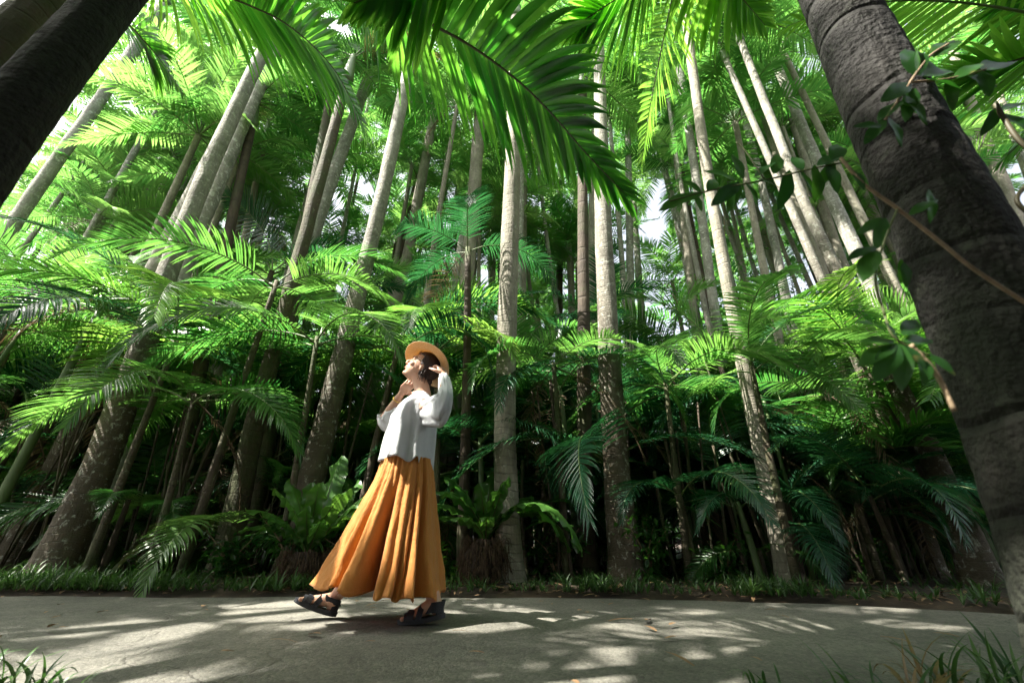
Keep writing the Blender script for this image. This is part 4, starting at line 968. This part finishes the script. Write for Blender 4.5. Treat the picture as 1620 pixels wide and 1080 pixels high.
# legs
def leg(hip, knee, ank, mb): limb(mb, [hip, hip.lerp(knee, .5), knee, knee.lerp(ank, .35), ank], [.078, .068, .05, .05, .033], 20, 16)
a1 = P(527, 948, 2.69); a2 = P(690, 957, 2.53)
leg(P(640, 780, 2.66), P(596, 868, 2.68), a1, bd); leg(P(650, 780, 2.56), P(662, 875, 2.58), a2, bd)
def foot(mb, heel, toe, ank, name):
    """heel, toe: points on the sole"""
    fd = (toe-heel); L_ = fd.length; fd.normalize(); sd_ = fd.cross(Vector((0, 0, 1))).normalized(); up_ = sd_.cross(fd)
    A = (fd, sd_, up_)
    ell(mb, heel+fd*.035+up_*.034, A, (.036, .029, .036), 12)
    limb(mb, [ank, heel+fd*.055+up_*.055, heel+fd*.10+up_*.036, heel+fd*.150+up_*.022], [.036, .036, .031, .022], 12, 14)
    ell(mb, heel+fd*(L_*.66)+up_*.018, A, (.055, .040, .018), 14)
    for k in range(5):
        o = (k-2)*.0155; ln = (.215, .212, .206, .198, .188)[k]*L_/.225
        limb(mb, [heel+fd*(ln-.045)+sd_*o*.95+up_*.015, heel+fd*(ln-.008)+sd_*o+up_*.011], [.010, .0095 if k else .012], 4, 8)
    # sandal
    sb = MB(); n = 16; vs = []; fs = []
    for i in range(n+1):
        t = i/n; w = .030+.016*math.sin(math.pi*min(1, t*.62+.24))**2 if t < .9 else .034
        w *= math.sqrt(max(.02, 1-((abs(t-.5)*2)**6)))
        cpt = heel+fd*(t*(L_+.02)-.008); rock = .006*(2*t-1)**2
        for (a, b) in ((-1, -1), (-1, .15), (1, .15), (1, -1)):
            vs.append(cpt+sd_*w*a*(1 if b > 0 else .93)+up_*(.024*b*.8+rock+.001))
    for i in range(n):
        for k in range(4): a = i*4+k; b = i*4+(k+1) % 4; fs.append((a, b, b+4, a+4))
    fs += [(0, 1, 2, 3), (n*4+3, n*4+2, n*4+1, n*4)]
    sb.add(vs, fs); so = link('sandal', sb.mesh('sandal', [M['sole']], False), W_, -base)
    def strap(t, h, rx, rz, lean, wd, nm='strap'):
        st = MB(); m = 22; vs = []; fs = []
        cc = heel+fd*t; ld_ = (up_*math.cos(lean)+fd*math.sin(lean)).normalized(); fw = ld_.cross(sd_).normalized()
        for i in range(m+1):
            a = math.pi*(i/m*1.0); q = cc+sd_*rx*math.cos(a)+ld_*(h+rz*math.sin(a))
            nr = (sd_*math.cos(a)*rz+ld_*math.sin(a)*rx).normalized()
            for e_, o in ((-1, 0), (-1, .004), (1, .004), (1, 0)): vs.append(q+fw*wd*.5*e_+nr*o)
        for i in range(m):
            for k in range(4): a = i*4+k; b = i*4+(k+1) % 4; fs.append((a, b, b+4, a+4))
        st.add(vs, fs); link(nm, st.mesh(nm, [M['strap']], False), so)
    strap(.165, 0, .047, .040, -.1, .034); strap(.125, 0, .044, .058, -.35, .030); strap(.185, 0, .046, .032, .1, .018)
    # ankle band: closed ring
    st = MB(); dv = (ank-(heel+fd*.04+up_*.04)).normalized(); cc = ank-dv*.004; vs = []; fs = []; m = 24
    for i in range(m):
        a = 2*math.pi*i/m
        o = fd*math.cos(a)+sd_*math.sin(a)
        for h, r in ((-.026, .043), (-.026, .048), (.024, .043), (.024, .038)): vs.append(cc+o*r+dv*h)
    for i in range(m):
        for k in range(4): a = i*4+k; b = i*4+(k+1) % 4; c_ = ((i+1) % m)*4; fs.append((a, b, c_+(k+1) % 4, c_+k))
    st.add(vs, fs); link('ankle_strap', st.mesh('ankle_strap', [M['strap']], False), so)
    # heel counter
    st = MB(); vs = []; fs = []; m = 14
    for i in range(m+1):
        a = math.pi*(.5+i/m); o = fd*math.cos(a)*.9+sd_*math.sin(a)*.85
        for h, r in ((.0, .038), (.0, .043), (.062, .040), (.062, .035)): vs.append(heel+fd*.036+o*r+up_*h)
    for i in range(m):
        for k in range(4): a = i*4+k; b = i*4+(k+1) % 4; fs.append((a, b, b+4, a+4))
    st.add(vs, fs); link('heel_cup', st.mesh('heel_cup', [M['strap']], False), so)
M['sole'] = simple('black_sandal_sole', (.022, .024, .030), .6, 30, .3, .2)
M['strap'] = simple('black_webbing', (.014, .015, .022), .7, 60, .3, .3, 200)
h1 = G(530, 978); h1.z = .022; t1 = P(473, 949, 2.66)
h2 = P(702, 972, 2.53); t2 = P(644, 985, 2.53); t2.z = .02; h2.z = max(h2.z, .035)
foot(bd, h1, h1+(t1-h1).normalized()*.225, a1, 'f'); foot(bd, h2, h2+(t2-h2).normalized()*.225, a2, 'r')
me = bd.mesh('body_raw', []); ro = bpy.data.objects.new('tmp_body', me); C.objects.link(ro)
rm = ro.modifiers.new('r', 'REMESH'); rm.mode = 'VOXEL'; rm.voxel_size = .0042; rm.use_smooth_shade = True
sm = ro.modifiers.new('s', 'SMOOTH'); sm.iterations = 3; sm.factor = .5
dg = bpy.context.evaluated_depsgraph_get(); bm_ = bpy.data.meshes.new_from_object(ro.evaluated_get(dg)); bpy.data.objects.remove(ro)
bm_.name = 'body'; bm_.materials.clear()
m, nt, out = mat('skin'); p = N(nt, 'ShaderNodeBsdfPrincipled', _Roughness=.5); L = nt.links
geo = N(nt, 'ShaderNodeNewGeometry'); nz = N(nt, 'ShaderNodeTexNoise', _Scale=14.0, _Detail=5.0); L.new(geo.outputs['Position'], nz.inputs['Vector'])
L.new(ramp(nt, [(.3, (.50, .27, .18)), (.7, (.62, .37, .26))], nz.outputs['Fac']).outputs[0], p.inputs['Base Color'])
p.inputs['Subsurface Weight'].default_value = .15; p.inputs['Subsurface Radius'].default_value = (.02, .008, .004); p.inputs['Subsurface Scale'].default_value = .5
L.new(p.outputs[0], out.inputs[0]); M['skin'] = m
bm_.materials.append(m); link('body', bm_, W_, -base)
# eyes closed: lash line and brow, lips
M['brow'] = simple('dark_brown_hair', (.035, .018, .012), .5, 90, .4, .6, 150)
M['lips'] = simple('lips', (.50, .17, .13), .45, 30, .1)
for sd in (-1, 1):
    b = MB(); limb(b, [HL(.078, sd*.014, .003), HL(.079, sd*.027, -.003), HL(.068, sd*.040, .002)], [.002, .0032, .0016], 8, 6); link('eyelashes', b.mesh('eyelashes', [M['brow']]), W_, -base)
    b = MB(); limb(b, [HL(.089, sd*.014, .026), HL(.086, sd*.028, .031), HL(.071, sd*.043, .027)], [.003, .0038, .002], 8, 6); link('eyebrow', b.mesh('eyebrow', [M['brow']]), W_, -base)
b = MB(); ell(b, HL(.0885, 0, -.050), ax, (.0085, .018, .004), 12); ell(b, HL(.0865, 0, -.0595), ax, (.0085, .015, .005), 12); link('lips', b.mesh('lips', [M['lips']]), W_, -base)
# hair
b = MB(); vs = []; fs = []; n1_, n2_ = 26, 40
for i in range(n1_+1):
    th = math.pi*i/n1_
    for k in range(n2_):
        ph = 2*math.pi*k/n2_
        x, y, z = math.sin(th)*math.cos(ph), math.sin(th)*math.sin(ph), math.cos(th)
        r = 1+.025*math.sin(ph*17+z*3)+.02*noise.noise(Vector((x*5, y*5, z*2)))
        ff = max(0, x)**2 * max(0, -z*1.0+.30)      # pulled in behind the face
        X = -.016+.102*x*r; Yy = .082*y*r; Z = .030+.098*z*r
        if x > .05 and z < .42: X = min(X, .026-.05*max(0, -z))
        if z < -.25: Z -= .02*(-z-.25)*(x < .2)
        vs.append(HL(X, Yy, Z))
for i in range(n1_):
    for k in range(n2_): a = i*n2_+k; bb = i*n2_+(k+1) % n2_; fs.append((a, bb, bb+n2_, a+n2_))
b.add(vs, fs)
rr_ = random.Random(4)
for k in range(60):                                  # loose strands over temple and nape
    y0 = rr_.choice((-1, 1))*rr_.uniform(.055, .078); x0 = rr_.uniform(-.08, .0)
    limb(b, [HL(x0, y0, rr_.uniform(.0, .05)), HL(x0-.006, y0*1.06, -.03), HL(x0-.02+rr_.uniform(-.01, .01), y0*.95, rr_.uniform(-.09, -.05))], [.0022, .002, .0008], 7, 5)
ell(b, HL(-.088, 0, -.05), ax, (.030, .038, .036), 14)
link('hair', b.mesh('hair', [M['brow']]), W_, -base)
# hat
m, nt, out = mat('woven_straw'); L = nt.links
tc = N(nt, 'ShaderNodeTexCoord'); wv = N(nt, 'ShaderNodeTexNoise', _Scale=160.0, _Detail=2.0); L.new(tc.outputs['Object'], wv.inputs['Vector'])
p = N(nt, 'ShaderNodeBsdfPrincipled', _Roughness=.7); L.new(ramp(nt, [(.35, (.54, .38, .20)), (.65, (.74, .57, .35))], wv.outputs['Fac']).outputs[0], p.inputs['Base Color'])
bu = N(nt, 'ShaderNodeBump', _Strength=.5, _Distance=.003); L.new(wv.outputs['Fac'], bu.inputs['Height']); L.new(bu.outputs[0], p.inputs['Normal'])
t = N(nt, 'ShaderNodeBsdfTranslucent'); t.inputs[0].default_value = (.72, .48, .22, 1); mx = N(nt, 'ShaderNodeMixShader', _Fac=.3)
L.new(p.outputs[0], mx.inputs[1]); L.new(t.outputs[0], mx.inputs[2]); L.new(mx.outputs[0], out.inputs[0]); M['straw'] = m
hn = Vector((.46, .50, .72)).normalized(); hx = Vector((1, 0, -.6)); hx = (hx-hn*hx.dot(hn)).normalized(); hy = hn.cross(hx)
hc = HL(-.012, 0, .052)
prof = [(.172, .000), (.170, .003), (.14, .004), (.11, .006), (.094, .016), (.092, .05), (.085, .082), (.060, .100), (.025, .106), (.002, .107)]
b = MB(); vs = []; fs = []; K = 56
for j, (r, h) in enumerate(prof):
    for k in range(K):
        a = 2*math.pi*k/K; wv_ = (max(0, r-.1)/.07)
        vs.append(hc+hx*r*math.cos(a)*1.02+hy*r*math.sin(a)+hn*(h-wv_*(.016*math.sin(2*a+.8)+.010+.006*math.sin(3*a))))
for j in range(len(prof)-1):
    for k in range(K): a = j*K+k; bb = j*K+(k+1) % K; fs.append((a, bb, bb+K, a+K))
b.add(vs, fs); hat = link('straw_hat', b.mesh('straw_hat', [M['straw']]), W_, -base)
so_ = hat.modifiers.new('s', 'SOLIDIFY'); so_.thickness = .004; so_.offset = 1
b = MB(); vs = []; fs = []
for k in range(K):
    a = 2*math.pi*k/K
    for r, h in ((.0965, .018), (.0985, .018), (.0965, .045), (.0945, .045)): vs.append(hc+hx*r*math.cos(a)*1.02+hy*r*math.sin(a)+hn*h)
for k in range(K):
    for q in range(4): a = k*4+q; a2_ = k*4+(q+1) % 4; nk = ((k+1) % K)*4; fs.append((a, a2_, nk+(q+1) % 4, nk+q))
b.add(vs, fs); link('hat_band', b.mesh('hat_band', [simple('hat_ribbon', (.30, .20, .12), .6, 40, .2)]), hat)

# cloth materials
def cloth(name, lo, hi, tr, tf, ws=260, bs=.35):
    m, nt, out = mat(name); L = nt.links
    tc = N(nt, 'ShaderNodeTexCoord')
    mp1 = N(nt, 'ShaderNodeMapping'); mp1.inputs['Scale'].default_value = (9, 9, 2.2); L.new(tc.outputs['Object'], mp1.inputs['Vector'])
    n1 = N(nt, 'ShaderNodeTexNoise', _Scale=2.0, _Detail=6.0, _Roughness=.6, _Distortion=.7); L.new(mp1.outputs[0], n1.inputs['Vector'])
    n2 = N(nt, 'ShaderNodeTexNoise', _Scale=float(ws), _Detail=2.0); L.new(tc.outputs['Object'], n2.inputs['Vector'])
    n3 = N(nt, 'ShaderNodeTexNoise', _Scale=26.0, _Detail=5.0, _Distortion=1.2); L.new(tc.outputs['Object'], n3.inputs['Vector'])
    col = ramp(nt, [(.3, lo), (.7, hi)], math_n(nt, 'MULTIPLY_ADD', n2.outputs['Fac'], .4, math_n(nt, 'MULTIPLY', n1.outputs['Fac'], .6))).outputs[0]
    p = N(nt, 'ShaderNodeBsdfPrincipled', _Roughness=.8); L.new(col, p.inputs['Base Color']); p.inputs['Sheen Weight'].default_value = .15
    h = math_n(nt, 'MULTIPLY_ADD', n2.outputs['Fac'], .15, n1.outputs['Fac']); h = math_n(nt, 'MULTIPLY_ADD', n3.outputs['Fac'], .5, h)
    bu = N(nt, 'ShaderNodeBump', _Strength=bs, _Distance=.02); L.new(h, bu.inputs['Height']); L.new(bu.outputs[0], p.inputs['Normal'])
    t = N(nt, 'ShaderNodeBsdfTranslucent'); t.inputs[0].default_value = (*tr, 1); mx = N(nt, 'ShaderNodeMixShader', _Fac=tf)
    L.new(p.outputs[0], mx.inputs[1]); L.new(t.outputs[0], mx.inputs[2]); L.new(mx.outputs[0], out.inputs[0]); return m
M['skirt'] = cloth('ochre_linen', (.46, .18, .03), (.62, .265, .052), (.85, .36, .045), .26, 420, .6)
M['blouse'] = cloth('white_cotton', (.60, .62, .64), (.70, .715, .73), (.75, .78, .82), .3, 420, .5)
# skirt
b = MB(); vs = []; fs = []; NT, NA = 46, 260
rows = [(727, 608, 681, .125), (745, 603, 684, .145), (765, 596, 686, .165), (800, 579, 689, .20), (850, 553, 694, .25), (900, 527, 700, .29), (933, 508, 704, .33)]
rk = random.Random(12); phs = [rk.uniform(0, 6.28) for _ in range(6)]
for i in range(NT+1):
    t = i/NT; q = t*(len(rows)-1); k = min(int(q), len(rows)-2); w_ = q-k
    y, xl, xr, ry = (rows[k][j]*(1-w_)+rows[k+1][j]*w_ for j in range(4))
    A_ = P(xl, y, YP); B_ = P(xr, y, YP); cx = (A_.x+B_.x)/2; rx = (B_.x-A_.x)/2; z0 = A_.z
    for k in range(NA):
        a = 2*math.pi*k/NA
        # gathered pleats, uneven, deepening to the hem
        ph = 15*a+1.9*math.sin(2*a+phs[0])+1.3*math.sin(5*a+phs[1])+.5*math.sin(t*4+a*3)+.3*math.sin(t*9+a*7)
        amp = .030+.125*t
        sp_ = math.sin(ph+.55*math.sin(ph)); pl = amp*(sp_*(.62+.38*math.sin(3*a+phs[2]))+.35*math.sin(2*ph+phs[3])*(1-t)+.28*math.sin(ph*.5+phs[4]))
        pl += .03*(1-t)**3*math.sin(34*a+phs[5])
        # the deep fold between the two legs, facing the camera, and one at the back
        for cen, wd, dp in ((1.5*math.pi-.06, .13, .95), (.5*math.pi, .3, .3), (1.5*math.pi+.45, .07, .32), (1.5*math.pi-.62, .07, .28), (1.5*math.pi+.95, .07, .2)):
            da = (a-cen+math.pi) % (2*math.pi)-math.pi
            pl -= dp*math.exp(-(da/wd)**2)*max(0, (t-.18)/.82)**1.1
        pl += (.010+.016*t)*noise.noise(Vector((math.cos(a)*7, math.sin(a)*7, t*9)))+.010*noise.noise(Vector((math.cos(a)*16, math.sin(a)*16, t*22)))
        m_ = 1+pl; sx = rx*(1-.05*t)*math.cos(a)*m_*(1.0 if abs(math.cos(a)) < .9 else 1.0); sy = ry*math.sin(a)*m_
        zz = z0+t*(.020*(-math.cos(a))+.012*math.sin(ph+1)+.010*math.sin(2*a))
        vs.append(Vector((cx+sx, YP+sy, zz)))
for i in range(NT):
    for k in range(NA): a = i*NA+k; bb = i*NA+(k+1) % NA; fs.append((a, bb, bb+NA, a+NA))
b.add(vs, fs); sk = link('skirt', b.mesh('skirt', [M['skirt']]), W_, -base)
so_ = sk.modifiers.new('s', 'SOLIDIFY'); so_.thickness = .003
# blouse body
b = MB(); vs = []; fs = []; NA = 120
rows = [(733, 602, 679, .165), (715, 606, 681, .165), (695, 611, 684, .16), (675, 617, 687, .16), (660, 621, 689, .165), (648, 628, 690, .165), (640, 637, 689, .15), (633, 645, 686, .115), (627, 651, 682, .075), (623, 654, 679, .062)]
NT = 36
for i in range(NT+1):
    t = i/NT; q = t*(len(rows)-1); k = min(int(q), len(rows)-2); w_ = q-k; w_ = w_*w_*(3-2*w_)*.4+w_*.6
    y, xl, xr, ry = (rows[k][j]*(1-w_)+rows[k+1][j]*w_ for j in range(4))
    A_ = P(xl, y, YP); B_ = P(xr, y, YP); cx = (A_.x+B_.x)/2; rx = (B_.x-A_.x)/2; z0 = A_.z
    for k in range(NA):
        a = 2*math.pi*k/NA; fo = max(0, .75-t)
        ph = 6*a+1.1*math.sin(2*a+2)+t*2.2
        m_ = 1+fo*.17*math.sin(ph)+fo*.08*math.sin(11*a+t*5)+.035*noise.noise(Vector((math.cos(a)*4, math.sin(a)*4, t*5+a*.5)))+.03*math.sin(3*a+t*9)*(1-t)
        m_ += .05*math.exp(-((a-1.45*math.pi-.8*(t-.5))/.16)**2)*math.sin(math.pi*min(1, t*1.2))   # diagonal drape
        hz = max(0, 1-t*5); back = max(0, math.cos(a))
        slit = math.exp(-((a-1.72*math.pi)/.16)**2)                 # side slit: the front hem lifts there
        zz = z0-hz*(.075*back**1.5-.012-.05*slit+.008*math.sin(4*a))
        vs.append(Vector((cx+rx*math.cos(a)*m_, YP+ry*math.sin(a)*m_, zz)))
for i in range(NT):
    for k in range(NA): a = i*NA+k; bb = i*NA+(k+1) % NA; fs.append((a, bb, bb+NA, a+NA))
b.add(vs, fs); bl = link('blouse', b.mesh('blouse', [M['blouse']]), W_, -base)
so_ = bl.modifiers.new('s', 'SOLIDIFY'); so_.thickness = .003
def sleeve(pts, rads, droop, seed):
    b = MB(); n = 26; c = catmull(pts, n); vs = []; fs = []; K = 56; rr = random.Random(seed); o_ = rr.uniform(0, 9)
    for i, p_ in enumerate(c):
        T = (c[min(i+1, n)]-c[max(i-1, 0)]).normalized(); A = T.cross(Vector((.1, 1, .15))).normalized(); B = T.cross(A).normalized(); r = interp(rads, i/n)
        for k in range(K):
            a = 2*math.pi*k/K; d = A*math.cos(a)+B*math.sin(a)
            m_ = 1+.10*math.sin(5*a+i*.22+o_)*(i/n+.2)+.06*math.sin(9*a-i*.3)
            q_ = p_+d*r*m_; dn = max(0, -d.z); q_.z -= droop*dn*math.sin(math.pi*min(1, i/n*.9+.1))
            vs.append(q_)
    for i in range(n):
        for k in range(K): a = i*K+k; bb = i*K+(k+1) % K; fs.append((a, bb, bb+K, a+K))
    b.add(vs, fs); o = link('sleeve', b.mesh('sleeve', [M['blouse']]), W_, -base); so_ = o.modifiers.new('s', 'SOLIDIFY'); so_.thickness = .003
sleeve([P(672, 652, 2.50), nsh.lerp(nel, .45), nel+Vector((0, -.01, 0)), nel.lerp(nwr, .45)+Vector((.01, 0, 0)), nel.lerp(nwr, .93)], [.060, .054, .048, .040, .032], .10, 3)
sleeve([P(655, 655, 2.68), fsh.lerp(fel, .45), fel.lerp(fsh, .12), fel.lerp(fwr, .12)], [.064, .060, .058, .056], .05, 8)
# bracelet
b = MB(); c0 = fel.lerp(fwr, .72); dv = (fwr-fel).normalized(); A = dv.cross(Vector((0, 1, 0))).normalized(); B = dv.cross(A); K = 24
ring_ = [c0+(A*math.cos(2*math.pi*k/K)+B*math.sin(2*math.pi*k/K))*.030 for k in range(K+1)]
tube(b, ring_, .004, 8); m, nt, out = mat('gold'); p = N(nt, 'ShaderNodeBsdfPrincipled', _Roughness=.3); p.inputs['Base Color'].default_value = (.8, .55, .15, 1); p.inputs['Metallic'].default_value = .8
nt.links.new(p.outputs[0], out.inputs[0]); link('bracelet', b.mesh('bracelet', [m]), W_, -base)
#@@END
# ------------------------------------------------------------------ open the gaps in the canopy that let the sun flecks through
bpy.context.view_layer.update()
dg = bpy.context.evaluated_depsgraph_get(); dele = {}; blk = {}
A_ = SUNV.cross(Vector((0, 0, 1))).normalized(); B_ = SUNV.cross(A_)
for q, r in PRUNE:
    for k in range(9):
        o = q+SUNV*.12
        if k: o = o+(A_*math.cos(k*.785)+B_*math.sin(k*.785))*r*(.9 if k % 2 else .5)
        for _ in range(30):
            ok, loc, nr, ix, ob, mx = scn.ray_cast(dg, o, SUNV)
            if not ok: break
            o = loc+SUNV*.004
            if (loc-q).length < .3: continue
            if ob.name.startswith(('frond', 'leaf', 'crown')) and not ob.get('keep'): dele[ob.name] = dele.get(ob.name, 0)+1
            else: blk[(ob.parent['label'][:40] if ob.parent and ob.parent.get('label') else ob.name)] = 1+blk.get((ob.parent['label'][:40] if ob.parent and ob.parent.get('label') else ob.name), 0)
n_ = 0
for nm, c_ in dele.items():
    o = bpy.data.objects[nm]
    if nm.startswith('frond') and sum(1 for c2 in o.parent.children if c2.name.startswith('frond')) > 6: bpy.data.objects.remove(o); n_ += 1
print('PRUNED', n_, 'blockers', sorted(blk.items(), key=lambda t: -t[1])[:14])
# ------------------------------------------------------------------ light, sky, camera
w = bpy.data.worlds.new('World'); scn.world = w; w.use_nodes = True; nt = w.node_tree
bg = nt.nodes['Background']; sky = nt.nodes.new('ShaderNodeTexSky'); sky.sky_type = 'NISHITA'; sky.sun_disc = False
sky.sun_elevation = SUN_EL; sky.sun_rotation = math.atan2(SUNV.x, SUNV.y)
sky.air_density = 1.0; sky.dust_density = 7.0
hs = nt.nodes.new('ShaderNodeHueSaturation'); hs.inputs['Saturation'].default_value = .4; hs.inputs['Value'].default_value = 1.25
nt.links.new(sky.outputs[0], hs.inputs['Color']); nt.links.new(hs.outputs[0], bg.inputs[0]); bg.inputs[1].default_value = .09
ld = bpy.data.lights.new('sun', 'SUN'); ld.energy = 5.0; ld.angle = R(.5); ld.color = (1, .95, .85)
lo = bpy.data.objects.new('sun', ld); C.objects.link(lo); lo.rotation_euler = (-SUNV).to_track_quat('-Z', 'Y').to_euler()
cd = bpy.data.cameras.new('camera'); cam = bpy.data.objects.new('camera', cd); C.objects.link(cam); scn.camera = cam
cd.lens = F/1620*36; cd.sensor_width = 36; cd.clip_end = 500; cd.clip_start = .02
cd.dof.use_dof = True; cd.dof.focus_distance = 2.9; cd.dof.aperture_fstop = 2.8
cam.location = CAM; cam.rotation_euler = (math.pi/2+TILT, 0, 0)
scn.view_settings.view_transform = 'Standard'; scn.view_settings.look = 'None'
scn.view_settings.exposure = 2.2; scn.view_settings.gamma = 1
scn.cycles.max_bounces = 8; scn.cycles.diffuse_bounces = 4; scn.cycles.transmission_bounces = 4; scn.cycles.transparent_max_bounces = 4
print('fronds', nobj, 'objects', len(bpy.data.objects))
